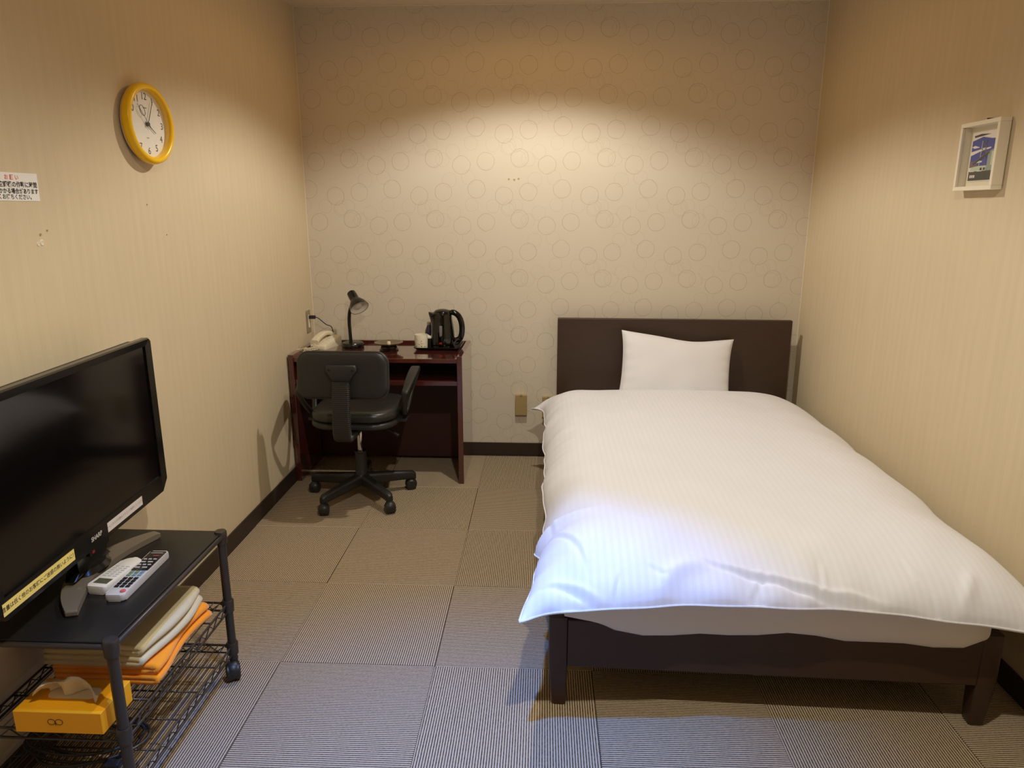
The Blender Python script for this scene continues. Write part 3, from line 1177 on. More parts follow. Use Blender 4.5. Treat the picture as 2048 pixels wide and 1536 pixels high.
mg = thing('mug', 'cream mug with a small printed pattern, on the kettle tray', 'mug', (-.672, 3.800, TZ))
obj('cup', lathe(BM(), [(0, 0), (.030, 0), (.034, .004), (.0355, .04), (.0355, .076), (.033, .076), (.032, .008), (0, .008)], 36), M_mug, mg, True)
obj('handle', tube(BM(), spline([(.016, .030, .062), (.030, .050, .062), (.036, .058, .045), (.030, .050, .02), (.018, .030, .016)], 6), .005, 10), M_mug, mg, True)
rng = random.Random(9)
for k in range(22):
    a = -PI / 2 + rng.uniform(-1.2, 1.2)
    z = rng.uniform(.010, .056)
    w = rng.uniform(.0015, .005)
    m = frame_mtx((.0354 * math.cos(a), .0354 * math.sin(a), z), (-math.sin(a), math.cos(a), 0), (0, 0, 1))
    obj('print_mark', xf(prism(BM(), rrect(w * 2, rng.uniform(.001, .003), .0004, 2), -.001, .0004), m), M_inkg if k % 3 else M_bplast, mg)
jr = thing('jar', 'small black jar with white lid between mug and kettle', 'jar', (-.634, 3.845, TZ))
obj('jar_body', lathe(BM(), [(0, 0), (.020, 0), (.022, .003), (.022, .050), (0, .050)], 28), M_rblack, jr, True)
obj('lid', lathe(BM(), [(0, .050), (.0235, .050), (.0235, .058), (.020, .060), (0, .060)], 28), M_wplast, jr, True)
bt = thing('bottle', 'dark blue bottle standing behind the mug', 'bottle', (-.640, 3.915, TZ))
obj('bottle_body', lathe(BM(), [(0, 0), (.026, 0), (.029, .004), (.029, .070), (.027, .082), (.018, .105), (.014, .112), (0, .112)], 32), M_blue, bt, True)
obj('cap', lathe(BM(), [(0, .112), (.0155, .112), (.0155, .126), (.013, .128), (0, .128)], 24), M_steel, bt, True)

# ------------------------------------------------------------------ telephone
ph = thing('telephone', 'cream corded telephone at the left end of the desk', 'telephone', (-1.215, 3.855, DZ), math.radians(-14))


def phone_base():
    bm = BM()
    poly = rrect(.100, .185, .015, 4)
    lo_ = [bm.verts.new((p[0], p[1], 0)) for p in poly]
    mid = [bm.verts.new((p[0], p[1], .016 + .024 * (p[1] + .0925) / .185)) for p in poly]
    hi = [bm.verts.new((p[0] * .93, p[1] * .96, .022 + .030 * (p[1] + .0925) / .185)) for p in poly]
    n = len(poly)
    for A, B_ in ((lo_, mid), (mid, hi)):
        for k in range(n):
            bm.faces.new((A[k], A[(k + 1) % n], B_[(k + 1) % n], B_[k]))
    bm.faces.new(lo_[::-1])
    bm.faces.new(hi)
    return bm


obj('phone_base', phone_base(), M_cream, ph, True, angle=50)


def handset():
    bm = BM()
    pts = spline([(-.022, -.085, .032), (-.022, -.06, .050), (-.022, 0, .068), (-.022, .06, .066), (-.022, .088, .050)], 6)
    rings = []
    n = len(pts)
    for i, p in enumerate(pts):
        e = abs(i / (n - 1) - .5) * 2
        w = .040 + .010 * e ** 3
        t_ = .022 + .010 * e ** 3
        rings.append([bm.verts.new((p.x + q[0], p.y, p.z + q[1])) for q in rrect(w, t_, .008, 4)])
    for A, B_ in zip(rings[:-1], rings[1:]):
        for k in range(len(A)):
            bm.faces.new((A[k], A[(k + 1) % len(A)], B_[(k + 1) % len(A)], B_[k]))
    bm.faces.new(rings[0])
    bm.faces.new(rings[-1])
    return bm


obj('handset', handset(), M_cream, ph, True, angle=60)
for r_ in range(4):
    for c_ in range(3):
        zt = .0225 + .030 * ((-.045 + r_ * .022) + .0925) / .185
        obj('key', bx(.012 + c_ * .011, .020 + c_ * .011, -.049 + r_ * .022, -.036 + r_ * .022, zt - .002, zt + .003, .001), M_wplast, ph)
coil = []
cpath = spline([(-.020, -.092, .024), (-.006, -.112, .010), (-.020, -.135, .009), (-.040, -.140, .009), (-.045, -.160, .009), (-.060, -.185, .009),
                (-.048, -.195, .009), (-.022, -.165, .009), (.002, -.130, .009), (.012, -.100, .010)], 14)
for i, p in enumerate(cpath):
    a = i * 1.35
    coil.append((p.x + .0065 * math.cos(a), p.y + .003 * math.cos(a), p.z + .0065 * math.sin(a)))
obj('coiled_cord', tube(BM(), coil, .0022, 6), M_cream, ph, True)

# ------------------------------------------------------------------ wall outlets
wo = thing('wall_socket', 'metal wall socket plate above the telephone', 'socket', (XL, 3.907, .806))
obj('plate', xf(prism(BM(), rrect(.064, .124, .006, 3), 0, .005, .0015), frame_mtx((0, 0, 0), (0, 1, 0), (0, 0, 1))), M_plate, wo)
obj('socket_insert', xf(prism(BM(), rrect(.024, .070, .003, 3), .0049, .008, .001), frame_mtx((0, 0, 0), (0, 1, 0), (0, 0, 1))), M_wplast, wo)
pc_ = thing('plug_lead', 'black plug with thin lead running down behind the telephone', 'cord', (XL + .008, 3.906, .830))
obj('plug', xf(prism(BM(), rrect(.018, .020, .004, 3), 0, .036, .003), frame_mtx((0.0002, 0, 0), (0, 1, 0), (0, 0, 1))), M_blackp, pc_)
obj('lead', tube(BM(), spline([(.034, 0, 0), (.050, .004, -.006), (.072, .012, -.028), (.090, .022, -.046), (.110, .030, -.055), (.118, .034, -.075),
                               (.120, .040, -.110), (.118, .042, -.135), (.110, .045, -.150)], 7), .0026, 8), M_blackp, pc_, True)

ob = thing('outlet_box', 'beige plastic outlet box on the ringed wall left of the bed', 'outlet', (-.132, YB, .312))


def wall_box(w, h, d, parent, m):
    bm = BM()
    poly = rrect(w, h, .004, 3)
    a = [bm.verts.new((p[0], p[1], 0)) for p in poly]
    b = [bm.verts.new((p[0] * .97, p[1] * .98 + .002, d * (.75 + .25 * (p[1] / h + .5)))) for p in poly]
    n = len(poly)
    for k in range(n):
        bm.faces.new((a[k], a[(k + 1) % n], b[(k + 1) % n], b[k]))
    bm.faces.new(a[::-1])
    bm.faces.new(b)
    obj('housing', xf(bm, frame_mtx((0, 0, 0), (1, 0, 0), (0, 0, 1))), m, parent, True, angle=30)


wall_box(.068, .122, .034, ob, M_bplast)
obj('cover_catch', bx(-.006, .006, -.036, -.020, .058, .066, .001), M_plate, ob)
ob2 = thing('outlet_box', 'brown outlet box half hidden behind the duvet corner', 'outlet', (.024, YB, .302))
wall_box(.068, .122, .034, ob2, M_bplast)
obj('cover_catch', bx(-.006, .006, -.036, -.020, .058, .066, .001), M_plate, ob2)

# ------------------------------------------------------------------ wall clock
ck = thing('wall_clock', 'round yellow plastic wall clock with white face', 'clock', (XL + .0095, 2.396, 1.686), math.radians(-4))
ck.scale = (.955, .955, .955)
MC = frame_mtx((0, 0, 0), (0, 1, 0), (0, 0, 1))     # local x -> +y, y -> +z, z -> +x (into the room)
obj('back_case', lathe(BM(), [(0, .001), (.118, .001), (.122, .006), (.122, .012), (0, .012)], 64, MC), M_cface, ck, True)
rp = [(.108, .014), (.122, .008), (.130, .014), (.132, .024), (.129, .035), (.122, .041), (.115, .041), (.110, .037), (.108, .030)]
obj('bezel', lathe(BM(), rp + [rp[0]], 72, MC, cap=False), M_yclock, ck, True, angle=70)
fc = obj('dial', lathe(BM(), [(0, .012), (.109, .012), (.109, .016), (0, .016)], 64, MC), M_cface, ck)
for n in range(1, 13):
    a = math.radians(90 - 30 * n)
    # the clock face is read from inside the room: its right hand is towards the back wall
    text('numeral', str(n), .032, M_ink, fc, MC @ Matrix.Translation((.088 * math.cos(a), .088 * math.sin(a), .0165)))


def hand(ang, l, w, z, tail):
    a = math.radians(90 - ang)
    m = MC @ Matrix.Rotation(a, 4, 'Z')
    return xf(prism(BM(), [(-tail, -w), (l, -w * .6), (l, w * .6), (-tail, w)], z, z + .001), m)


obj('hour_hand', hand(122, .050, .0016, .020, .012), M_ink, ck)
obj('minute_hand', hand(26, .084, .0014, .0225, .012), M_ink, ck)
sec = obj('second_hand', hand(318, .080, .0007, .025, .02), M_ink, ck)
a_ = math.radians(90 - 325)
obj('ring_ornament', xf(tube(BM(), [(.050 + .018 * math.cos(t * PI / 12), .012 * math.sin(t * PI / 12), .0255) for t in range(24)], .0009, 5,
                             closed=True), MC @ Matrix.Rotation(a_, 4, 'Z')), M_ink, sec)
obj('hub', lathe(BM(), [(0, .016), (.006, .016), (.006, .026), (0, .027)], 16, MC), M_ink, ck, True)
obj('maker_mark', xf(prism(BM(), rrect(.014, .0025, .001, 2), .0161, .0164), MC @ Matrix.Translation((0, -.045, 0))), M_inkg, fc)
obj('maker_mark', xf(prism(BM(), rrect(.020, .003, .001, 2), .0161, .0164), MC @ Matrix.Translation((0, .052, 0))), M_inkg, fc)
obj('crystal', lathe(BM(), [(0, .033), (.1085, .033), (.1085, .034), (0, .034)], 64, MC), M_glass, ck)

# ------------------------------------------------------------------ notice on the left wall
nt_ = thing('paper_notice', 'white paper notice with Japanese text on the left wall', 'notice', (XL, 1.75, 1.472))
MN = frame_mtx((0, 0, 0), (0, 1, 0), (0, 0, 1))
obj('sheet', xf(prism(BM(), [(-.125, -.0345), (.120, -.0345), (.121, .0345), (-.125, .033)], .0004, .0010), MN), M_paper, nt_)
text('heading', 'お 願 い', .014, M_inkr, nt_, MN @ Matrix.Translation((.028, .0215, .0012)), bold=.0003)
text('text_line', '夜間の電源で空調機の作動に時間', .0150, M_ink, nt_, MN @ Matrix.Translation((.116, .0045, .0012)), 'RIGHT', .0004)
text('text_line', '(20分~30分) かかる場合があります', .0138, M_ink, nt_, MN @ Matrix.Translation((.117, -.0115, .0012)), 'RIGHT', .0004)
text('text_line', 'ので、暫くお待ちください。', .0138, M_ink, nt_, MN @ Matrix.Translation((.098, -.0255, .0012)), 'RIGHT', .0003)

# ------------------------------------------------------------------ framed picture on the right wall
pf = thing('framed_picture', 'small cream box frame with blue print of a tower', 'picture', (XR, 2.463, 1.583))
MP = frame_mtx((0, 0, 0), (0, -1, 0), (0, 0, 1))    # local x -> towards camera, y -> up, z -> into the room
for (x0, x1, y0, y1) in ((-.107, .107, .094, .107), (-.107, .107, -.107, -.094), (-.107, -.094, -.094, .094), (.094, .107, -.094, .094)):
    obj('frame_bar', xf(box(BM(), x0, x1, y0, y1, .003, .037, .0015), MP), M_wframe, pf)
obj('backing', xf(bx(-.094, .094, -.094, .094, .003, .007), MP), M_mat, pf)
pr_ = obj('print_sheet', xf(bx(-.078, .068, -.078, .076, .0072, .0085), MP), M_art_white, pf)


def art(name, poly, m, z=.0086, t_=.0003):
    obj(name, xf(prism(BM(), poly, z, z + t_), MP), m, pr_)


art('sky', [(-.075, .050), (-.02, .060), (.03, .052), (.065, .050), (.065, -.030), (-.075, -.030)], M_art_blue)
art('cloud', [(-.075, .016), (-.02, .022), (.03, .026), (.03, .022), (-.03, .014), (-.075, .004)], M_art_white, .0089)
art('cloud', [(-.075, -.017), (-.01, -.014), (-.01, -.019), (-.075, -.022)], M_art_white, .0089)
art('cloud', [(-.075, .031), (-.058, .035), (-.03, .028), (-.06, .026)], M_art_white, .0089)
art('dark_cloud', [(-.070, .066), (-.03, .070), (.02, .066), (-.02, .063), (-.066, .060)], M_art_dark)
art('dark_cloud', [(.045, .070), (.065, .072), (.065, .068)], M_art_dark)
art('building', [(-.068, -.030), (.02, -.030), (.02, -.046), (-.068, -.046)], M_art_pale, .0089)
art('building', [(.020, .012), (.048, .020), (.050, -.046), (.018, -.046)], M_art_grey, .0089)
art('building', [(.038, .012), (.052, .012), (.052, -.030), (.038, -.030)], M_art_pale, .0092)
art('building', [(.055, .02), (.065, .02), (.065, -.05), (.055, -.05)], M_art_dark, .0092)
art('hill', [(-.075, -.012), (-.045, -.018), (-.03, -.030), (-.075, -.034)], M_art_rust, .0092)
art('ground', [(-.075, -.046), (.065, -.046), (.065, -.075), (-.075, -.075)], M_art_dark, .0089)


def strut(a, b, w, m, z=.0095):
    a, b = Vector((a[0], a[1])), Vector((b[0], b[1]))
    d = (b - a).normalized()
    n = Vector((-d.y, d.x)) * w
    art('tower_strut', [tuple(a - n), tuple(b - n), tuple(b + n), tuple(a + n)], m, z)


strut((-.018, .048), (-.022, -.030), .0013, M_art_pale)
strut((.004, .048), (.010, -.030), .0013, M_art_rust)
strut((-.018, .024), (.006, .024), .001, M_art_pale)
strut((-.018, .046), (.006, .026), .0010, M_art_rust)
strut((.004, .046), (-.018, .026), .0010, M_art_rust)
strut((-.018, .024), (.006, .004), .0010, M_art_dark)
strut((.006, .024), (-.018, .004), .0010, M_art_dark)
strut((-.056, -.024), (.026, .010), .0030, M_art_dark)
strut((-.054, -.018), (.026, .014), .0013, M_art_rust, .0098)
for a_x in (-.014, .003):
    art('window', [(a_x, -.036), (a_x + .011, -.036), (a_x + .011, -.044), (a_x, -.044)], M_art_dark, .0093)
for k in range(3):
    art('caption_mark', rrect(.007, .009, .001, 2, -.062 + k * .010, -.062), M_art_white, .0093)
art('snow_line', [(-.070, -.045), (-.045, -.045), (-.045, -.047), (-.070, -.047)], M_art_white, .0094)
art('snow_line', [(-.03, -.045), (-.002, -.045), (-.002, -.047), (-.03, -.047)], M_art_white, .0094)
obj('pane', xf(bx(-.094, .094, -.094, .094, .028, .0295), MP), M_glass, pf)
obj('hanging_nail', tube(BM(), [(.0, -.006, .112), (-.020, -.006, .112)], .0025, 8), M_skirt, pf, True)

# ------------------------------------------------------------------ rolling rack
CX0, CX1, CY0, CY1, CZ = -1.302, -.955, 1.355, 1.905, .487
rk = thing('rolling_rack', 'black wheeled metal rack with board top and wire shelves', 'rack', ((CX0 + CX1) / 2, (CY0 + CY1) / 2, 0))
RO = Vector(((CX0 + CX1) / 2, (CY0 + CY1) / 2, 0))


def L(p):
    return (p[0] - RO.x, p[1] - RO.y, p[2])


for (px, py) in ((CX0, CY0), (CX1, CY0), (CX0, CY1), (CX1, CY1)):
    post = obj('post', tube(BM(), [L((px, py, .062)), L((px, py, CZ))], .0125, 20), M_steelp, rk, True)
    for zc in (.100, .245, CZ - .016):
        obj('collar', lathe(BM(), [(.0126, -.016), (.0165, -.020), (.0175, .016), (.0150, .020), (.0126, .020)], 24,
                            Matrix.Translation(L((px, py, zc)))), M_steelp, post, True)
    cs = obj('caster', lathe(BM(), [(0, .055), (.012, .055), (.014, .064), (.012, .070), (0, .070)], 16, Matrix.Translation(L((px, py, 0)))), M_blackp, rk, True)
    mw = Matrix.Translation(L((px + .002, py - .016, .0285))) @ Matrix.Rotation(math.radians(28), 4, 'Z') @ Matrix.Rotation(PI / 2, 4, 'Y')
    for sd in (-1, 1):
        obj('wheel', lathe(BM(), [(0, .003), (.022, .003), (.0285, .006), (.0285, .017), (.023, .021), (0, .022)], 24,
                           mw @ Matrix.Scale(sd, 4, (0, 0, 1))), M_blackp, cs, True)
    obj('wheel_hood', xf(lathe(BM(), [(0, -.016), (.024, -.016), (.029, -.008), (.029, .008), (.024, .016), (0, .016)], 24), mw @ Matrix.Translation((-.003, 0, 0))),
        M_blackp, cs, True)
# board top with its steel rim
obj('top_board', bx(*[a - b for a, b in ((CX0 - .004, RO.x), (CX1 + .004, RO.x), (CY0 - .004, RO.y), (CY1 + .004, RO.y))], CZ - .016, CZ - .001, .002), M_board, rk)
obj('top_rim', tube(BM(), [L((x, y, CZ - .009)) for x, y in ((CX0, CY0 - .010), (CX1, CY0 - .010), (CX1 + .010, CY0), (CX1 + .010, CY1),
                                                            (CX1, CY1 + .010), (CX0, CY1 + .010), (CX0 - .010, CY1), (CX0 - .010, CY0))],
                    .0065, 10, closed=True), M_steelp, rk, True)


def wire_mesh(p, q, r):
    me = bpy.data.meshes.new('wire')
    bm = tube(BM(), [p, q], r, 6)
    for f in bm.faces:
        f.smooth = True
    bm.to_mesh(me)
    bm.free()
    me.materials.append(M_steelp)
    return me


long_wire = wire_mesh((0, CY0 - RO.y, 0), (0, CY1 - RO.y, 0), .0014)
cross_wire = wire_mesh((CX0 - RO.x, 0, 0), (CX1 - RO.x, 0, 0), .0026)
for zs in (.252, .106):
    bm = BM()
    for dz in (0, -.026):
        tube(bm, [L((CX0, CY0, zs + dz)), L((CX1, CY0, zs + dz))], .0032, 8)
        tube(bm, [L((CX0, CY1, zs + dz)), L((CX1, CY1, zs + dz))], .0032, 8)
        tube(bm, [L((CX0, CY0, zs + dz)), L((CX0, CY1, zs + dz))], .0032, 8)
        tube(bm, [L((CX1, CY0, zs + dz)), L((CX1, CY1, zs + dz))], .0032, 8)
    sf = obj('wire_shelf', bm, M_steelp, rk, True)
    for (a, b) in (((CX0, CY0), (CX1, CY0)), ((CX0, CY1), (CX1, CY1)), ((CX0, CY0), (CX0, CY1)), ((CX1, CY0), (CX1, CY1))):
        n = 22 if a[0] == b[0] else 14
        zig = []
        for k in range(n + 1):
            t = k / n
            zig.append(L((a[0] + (b[0] - a[0]) * t, a[1] + (b[1] - a[1]) * t, zs - (.003 if k % 2 else .023))))
        obj('truss_wire', tube(BM(), zig, .0020, 6), M_steelp, sf, True)
    for k in range(1, 17):
        o = bpy.data.objects.new('wire', long_wire)
        o.location = (CX0 - RO.x + (CX1 - CX0) * k / 17, 0, zs + .0036)
        link(o, sf)
    for k in range(1, 5):
        o = bpy.data.objects.new('wire', cross_wire)
        o.location = (0, CY0 - RO.y + (CY1 - CY0) * k / 5, zs - .0005)
        link(o, sf)
SHZ = .252 + .0036 + .0016

# ------------------------------------------------------------------ television
TW, THh = .775, .475
tv = thing('television', 'black flat television with stickers on the rolling rack', 'television', (-1.152, 1.640, CZ - .0005), 0)
# screen frame: local x runs along the set (towards the back wall), z up, facing the room (+x world)
k_ = .06
ux = Vector((-k_, 1, 0)).normalized()
uz = Vector((0, 0, 1))
un = ux.cross(uz)            # out of the screen towards the room
TC = Vector((-.0, .0, .575 + THh / 2 - CZ))
MT = Matrix(((ux.x, uz.x, un.x, TC.x), (ux.y, uz.y, un.y, TC.y), (ux.z, uz.z, un.z, TC.z), (0, 0, 0, 1)))


def chamf(w, h, c, d=0.0):
    # bevelled lower corners
    return [(-w / 2 + c * .25, h / 2), (-w / 2, h / 2 - c * .25), (-w / 2, -h / 2 + c), (-w / 2 + c, -h / 2), (w / 2 - c, -h / 2), (w / 2, -h / 2 + c), (w / 2, h / 2 - c * .25),
            (w / 2 - c * .25, h / 2)]


obj('back_cover', xf(prism(BM(), chamf(TW - .02, THh - .02, .03), -.062, -.012, .012), MT), M_tvback, tv)
bm = BM()
outer = chamf(TW, THh, .032)
of = [bm.verts.new((p[0], p[1], -.012)) for p in outer]
om = [bm.verts.new((p[0], p[1], .004)) for p in outer]
ow = [bm.verts.new((p[0] * .992, p[1] * .988, .010)) for p in outer]
SW, SH = .706, .402
sc_off = .016
inn = [(-SW / 2, SH / 2 + sc_off), (-SW / 2, SH / 2 + sc_off - .001), (-SW / 2, -SH / 2 + sc_off + .001), (-SW / 2 + .001, -SH / 2 + sc_off), (SW / 2 - .001, -SH / 2 + sc_off),
       (SW / 2, -SH / 2 + sc_off + .001), (SW / 2, SH / 2 + sc_off - .001), (SW / 2, SH / 2 + sc_off)]
iw = [bm.verts.new((p[0], p[1], .0085)) for p in inn]
ib = [bm.verts.new((p[0], p[1], .003)) for p in inn]
for A, B_ in ((of, om), (om, ow), (ow, iw), (iw, ib)):
    for i in range(8):
        bm.faces.new((A[i], A[(i + 1) % 8], B_[(i + 1) % 8], B_[i]))
bm.faces.new(of)
obj('bezel', xf(bm, MT), M_tvb, tv)
obj('screen', xf(bx(-SW / 2, SW / 2, -SH / 2 + sc_off, SH / 2 + sc_off, .0, .004), MT), M_tvs, tv)
yl = obj('yellow_sticker', xf(bx(-.385, -.130, -.2225, -.1945, .0098, .0103), MT @ Matrix.Translation((.02, 0, 0))), M_yellowl, tv)
yl['label'] = 'yellow sticker with Japanese text'
text('sticker_text', '音量は低く他のお客様にご迷惑の無いように！', .0125, M_ink, yl, MT @ Matrix.Translation((-.2375, -.2085, .0104)), bold=.0002)
wl_ = obj('white_sticker', xf(bx(.040, .225, -.2235, -.1975, .0098, .0103), MT), M_whitel, tv)
wl_['label'] = 'white sticker with fine Japanese text'
text('sticker_text', 'チャンネルの切替はリモコンで操作してください', .0088, M_inkg, wl_, MT @ Matrix.Translation((.1325, -.2105, .0104)))
text('brand_lettering', 'SHARP', .0165, M_button, tv, MT @ Matrix.Translation((-.012, -.2095, .0101)), bold=.0005)
rl = obj('receiver_tab', xf(prism(BM(), rrect(.090, .016, .004, 3, .0, -.243), -.004, .006), MT), M_tvb, tv)
obj('power_light', xf(bx(-.034, -.024, -.247, -.240, .0058, .0068), MT), M_red, rl)
obj('neck', xf(prism(BM(), [(-.07, -.22), (.07, -.22), (.06, -.285), (.085, -.300), (-.085, -.300), (-.06, -.285)], -.045, -.015, .004), MT), M_tvb, tv)


def stand():
    bm = BM()
    # crescent foot: two horns reaching forward at either end
    front = spline([(-1.112, 1.862, 0), (-1.143, 1.762, 0), (-1.153, 1.665, 0), (-1.142, 1.583, 0), (-1.113, 1.503, 0), (-1.090, 1.447, 0)], 6)
    back = spline([(-1.114, 1.440, 0), (-1.165, 1.50, 0), (-1.208, 1.58, 0), (-1.222, 1.66, 0), (-1.212, 1.75, 0), (-1.168, 1.835, 0), (-1.134, 1.872, 0)], 6)
    poly = [(p.x + 1.152, p.y - 1.640) for p in front + back]
    return prism(bm, poly[::-1], .0006, .016, .004)


st = obj('stand_foot', stand(), M_stand, tv)
obj('swivel_disc', lathe(BM(), [(0, .012), (.060, .012), (.064, .018), (.050, .030), (0, .032)], 32, Matrix.Translation((-.040, .012, 0)) @ Matrix.Scale(.75, 4, (1, 0, 0))),
    M_tvb, tv, True)

# ------------------------------------------------------------------ remote controls
rw = thing('remote_control', 'white remote control with small grey display', 'remote control', (-1.098, 1.622, CZ), math.radians(-6))


def slab(w, l, h, r_near, r_far, bev):
    n = 6
    pts = []
    for (sx_, sy_, a0, r) in ((1, 1, 0, r_far), (-1, 1, 90, r_far), (-1, -1, 180, r_near), (1, -1, 270, r_near)):
        for k in range(n + 1):
            a = math.radians(a0 + 90 * k / n)
            pts.append((sx_ * (w / 2 - r) + r * math.cos(a), sy_ * (l / 2 - r) + r * math.sin(a)))
    return prism(BM(), pts, 0, h, bev)


obj('remote_body', slab(.055, .155, .022, .008, .024, .004), M_wplast, rw, True)
obj('display', bx(-.019, .019, -.062, -.038, .0215, .0226, .0004), M_lcd, rw)
for r_ in range(6):
    for c_ in range(3):
        obj('button', bx(-.020 + c_ * .014, -.010 + c_ * .014, -.026 + r_ * .010, -.022 + r_ * .010, .0215, .0228), M_button, rw)
rs = thing('remote_control', 'silver and black television remote control with many keys', 'remote control', (-1.046, 1.630, CZ), math.radians(2))
obj('lower_case', slab(.050, .232, .018, .010, .006, .004), M_rsilver, rs, True)
obj('face_plate', xf(slab(.044, .105, .002, .003, .004, .0005), Matrix.Translation((0, .058, .0175))), M_rblack, rs, True)
for r_ in range(4):
    for c_ in range(3):
        obj('key', bx(-.019 + c_ * .014, -.009 + c_ * .014, -.080 + r_ * .013, -.071 + r_ * .013, .0175, .0205, .0008), M_rblack, rs)
for c_ in range(3):
    obj('key', bx(-.019 + c_ * .014, -.009 + c_ * .014, -.024, -.014, .0175, .0202, .0008), (M_bgreen, M_bblue, M_bblue)[c_], rs)
    obj('key', bx(-.019 + c_ * .014, -.009 + c_ * .014, -.010, .002, .0175, .0202, .0008), (M_bgreen, M_bgreen, M_bblue)[c_], rs)
for r_, (n_, mm) in enumerate(((2, M_button), (3, M_button), (2, M_button), (3, M_button))):
    for c_ in range(n_):
        w = .036 / n_
        obj('key', bx(-.018 + c_ * (w + .001), -.018 + c_ * (w + .001) + w * .7, .016 + r_ * .015, .021 + r_ * .015, .019, .0212, .0006), mm, rs)
obj('power_key', lathe(BM(), [(0, .0175), (.0065, .0175), (.0065, .0205), (.005, .0212), (0, .0212)], 20, Matrix.Translation((.014, -.098, 0))), M_inkr, rs, True)
obj('key', bx(-.016, .016, .098, .100, .019, .0205), M_button, rs)
obj('red_key', bx(-.002, .014, .082, .084, .019, .0205), M_inkr, rs)


# ------------------------------------------------------------------ towels on the wire shelf
def towel(x0, x1, y0, y1, z0, layers, t, m, seed, name, label):
    """one strip folded zig-zag: rounded folds towards the room"""
    tw = thing(name, label, 'towel', ((x0 + x1) / 2, (y0 + y1) / 2, z0))
    for li in range(layers):
        zb = z0 + li * 2.15 * t
        sh_ = (0, -.006, .004)[li % 3]
        path = []
        nx = 14
        for k in range(nx + 1):
            path.append((x0 + (x1 - t - x0) * k / nx, zb + t * .5))
        for k in range(1, 8):
            a = -PI / 2 + PI * k / 8
            path.append((x1 - t + t * .95 * math.cos(a) + sh_ * .5, zb + t * 1.05 + t * .52 * math.sin(a)))
        for k in range(nx + 1):
            path.append((x1 - t - (x1 - t - x0) * k / nx, zb + t * 1.58))
        ny = 26
        prof = []
        n = len(path)
        for i, (px, pz) in enumerate(path):
            a = path[max(i - 1, 0)]
            b = path[min(i + 1, n - 1)]
            d = Vector((b[0] - a[0], b[1] - a[1])).normalized()
            nn = Vector((-d.y, d.x)) * t * .47
            prof.append(((px + nn.x, pz + nn.y), (px - nn.x, pz - nn.y)))
        outline = [p[0] for p in prof] + [p[1] for p in prof[::-1]]
        no = len(outline)
        V, F = [], []
        for j in range(ny + 1):
            v = j / ny
            y = y0 + (y1 - y0) * v
            for (px, pz) in outline:
                wob = noise.noise(Vector((px * 9 + seed, y * 9, pz * 25 + seed)))
                w2 = noise.noise(Vector((px * 30 + seed, y * 16, seed)))
                ex = .010 * math.sin(v * 5 + seed) * (1 if px > x1 - .08 else 0) + .006 * wob
                ends = (.004 * wob) if j in (0, ny) else 0
                droop = -.10 * t * (1 - abs(2 * v - 1)) * 0
                zz = pz + .0022 * wob * (1 if pz > z0 + t else .2) + .0012 * w2 * (1 if pz > z0 + t else 0) + droop
                V.append((px + ex - (x0 + x1) / 2, y + ends + sh_ * (v - .5) - (y0 + y1) / 2, max(zz, z0 + .0002) - z0))
        for j in range(ny):
            for i in range(no):
                a, b = j * no + i, j * no + (i + 1) % no
                F.append((a, b, b + no, a + no))
        # end caps as quads between the two sides of the strip
        for j in (0, ny):
            for i in range(n - 1):
                q = (j * no + i, j * no + i + 1, j * no + no - 2 - i, j * no + no - 1 - i)
                F.append(q if j else q[::-1])
        from_np('fold', V, F, m, tw)
    return tw


towel(-1.225, -.968, 1.512, 1.815, SHZ, 2, .0125, M_orange, 1.3, 'orange_towel', 'orange towel folded at the bottom of the rack pile')
towel(-1.240, -.975, 1.505, 1.800, SHZ + .0560, 2, .0135, M_beige, 5.1, 'beige_towel', 'pale beige folded towel on top of the orange towel')

# ------------------------------------------------------------------ tissue box
tb = thing('tissue_box', 'orange tissue box with bow logo on the wire shelf', 'tissue box', (-1.094, 1.396, SHZ))
bw, bl, bh = .206, .118, .055
bm = BM()
ov = [(-bw / 2, -bl / 2), (bw / 2, -bl / 2), (bw / 2, bl / 2), (-bw / 2, bl / 2)]
box(bm, -bw / 2, bw / 2, -bl / 2, bl / 2, 0, bh, .0012, 1)
obj('carton', bm, M_obox, tb)
obj('opening', prism(BM(), rrect(.120, .040, .018, 5, 0, .008), bh, bh + .0005), M_tissue, tb)
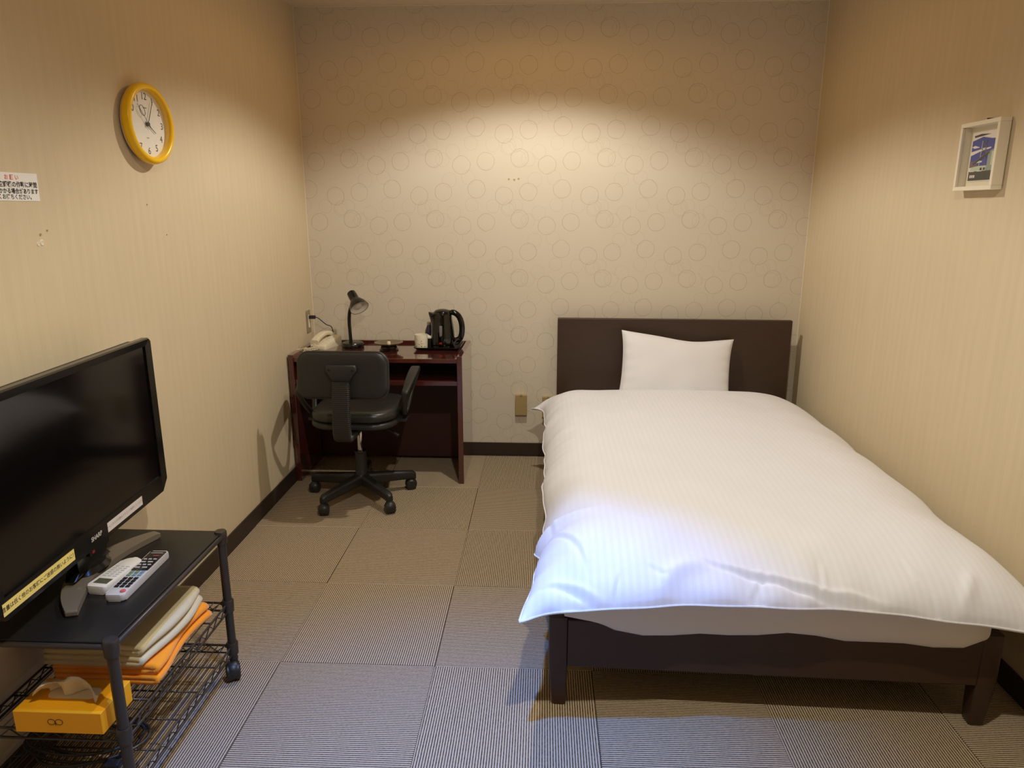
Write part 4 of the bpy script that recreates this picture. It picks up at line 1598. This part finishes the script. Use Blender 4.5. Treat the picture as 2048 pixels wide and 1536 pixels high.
# drawn-out tissue: a gathered fan that flops to one side
V, F = [], []
nn1, nn2 = 40, 22
for i in range(nn1 + 1):
    for j in range(nn2 + 1):
        a = i / nn1
        b = j / nn2
        env = math.sin(PI * min(1.0, a * 1.25 + .06)) ** .6 if a < .5 else max(0.0, 1 - (a - .5) / .5) ** .9
        cr = noise.noise(Vector((a * 4, b * 2.5, 3.0)))
        c2 = noise.noise(Vector((a * 9, b * 6, 7.0)))
        x = -.062 + .120 * a - .012 * b * math.cos(a * 3)
        z = bh + .0010 + env * (.050 * math.sin(PI * .62 * b) * (1 + .22 * cr))
        y = .010 + .012 * math.sin(a * 11) * (1 - b) - .050 * b * b * (.55 + .45 * math.sin(a * 6 + .6)) + .007 * cr + .003 * c2
        V.append((x, y, z))
for i in range(nn1):
    for j in range(nn2):
        a = i * (nn2 + 1) + j
        F.append((a, a + 1, a + nn2 + 2, a + nn2 + 1))
ts = from_np('tissue', V, F, M_tissue, tb)
sm = ts.modifiers.new('thickness', 'SOLIDIFY')
sm.thickness = .0008
loopL = [(-.009 + .0085 * math.cos(t), .0072 * math.sin(t)) for t in [2 * PI * k / 28 for k in range(28)]]
loopR = [(.009 + .0085 * math.cos(t), .0072 * math.sin(t)) for t in [2 * PI * k / 28 for k in range(28)]]
MLg = frame_mtx((-.006, -bl / 2 - .0002, .030), (1, 0, 0), (0, 0, 1))
for lp in (loopL, loopR):
    obj('logo_loop', xf(tube(BM(), [(a, b, 0) for a, b in lp], .0007, 5, closed=True), MLg), M_skirt, tb)
for pts_ in ([(0, 0), (-.003, -.006)], [(0, 0), (0, -.0095)], [(0, 0), (.003, -.006)]):
    obj('logo_tail', xf(tube(BM(), [(a, b, 0) for a, b in pts_], .0006, 5), MLg), M_skirt, tb)

# ------------------------------------------------------------------ cable lying on the lower wire shelf
cbz = .106 + .0036 + .0016
cb = thing('coiled_cable', 'dark cable in loose loops on the lower wire shelf', 'cable', (-1.13, 1.46, cbz))
cpts = []
for k in range(150):
    t = k / 150 * 2 * PI * 4.3
    rr_ = 1 + .18 * math.sin(t * .37 + .5)
    cpts.append((.120 * rr_ * math.cos(t) + .012 * math.sin(t * 1.7), .062 * rr_ * math.sin(t) + .010 * math.cos(t * 1.3),
                 .0045 + .022 * (.5 + .5 * math.sin(t * .61 + 1)) + .010 * k / 150))
obj('cable_loops', tube(BM(), cpts, .0040, 8), M_blackp, cb, True)
obj('cable_plug', bx(.085, .125, -.075, -.053, .001, .020, .004), M_blackp, cb)
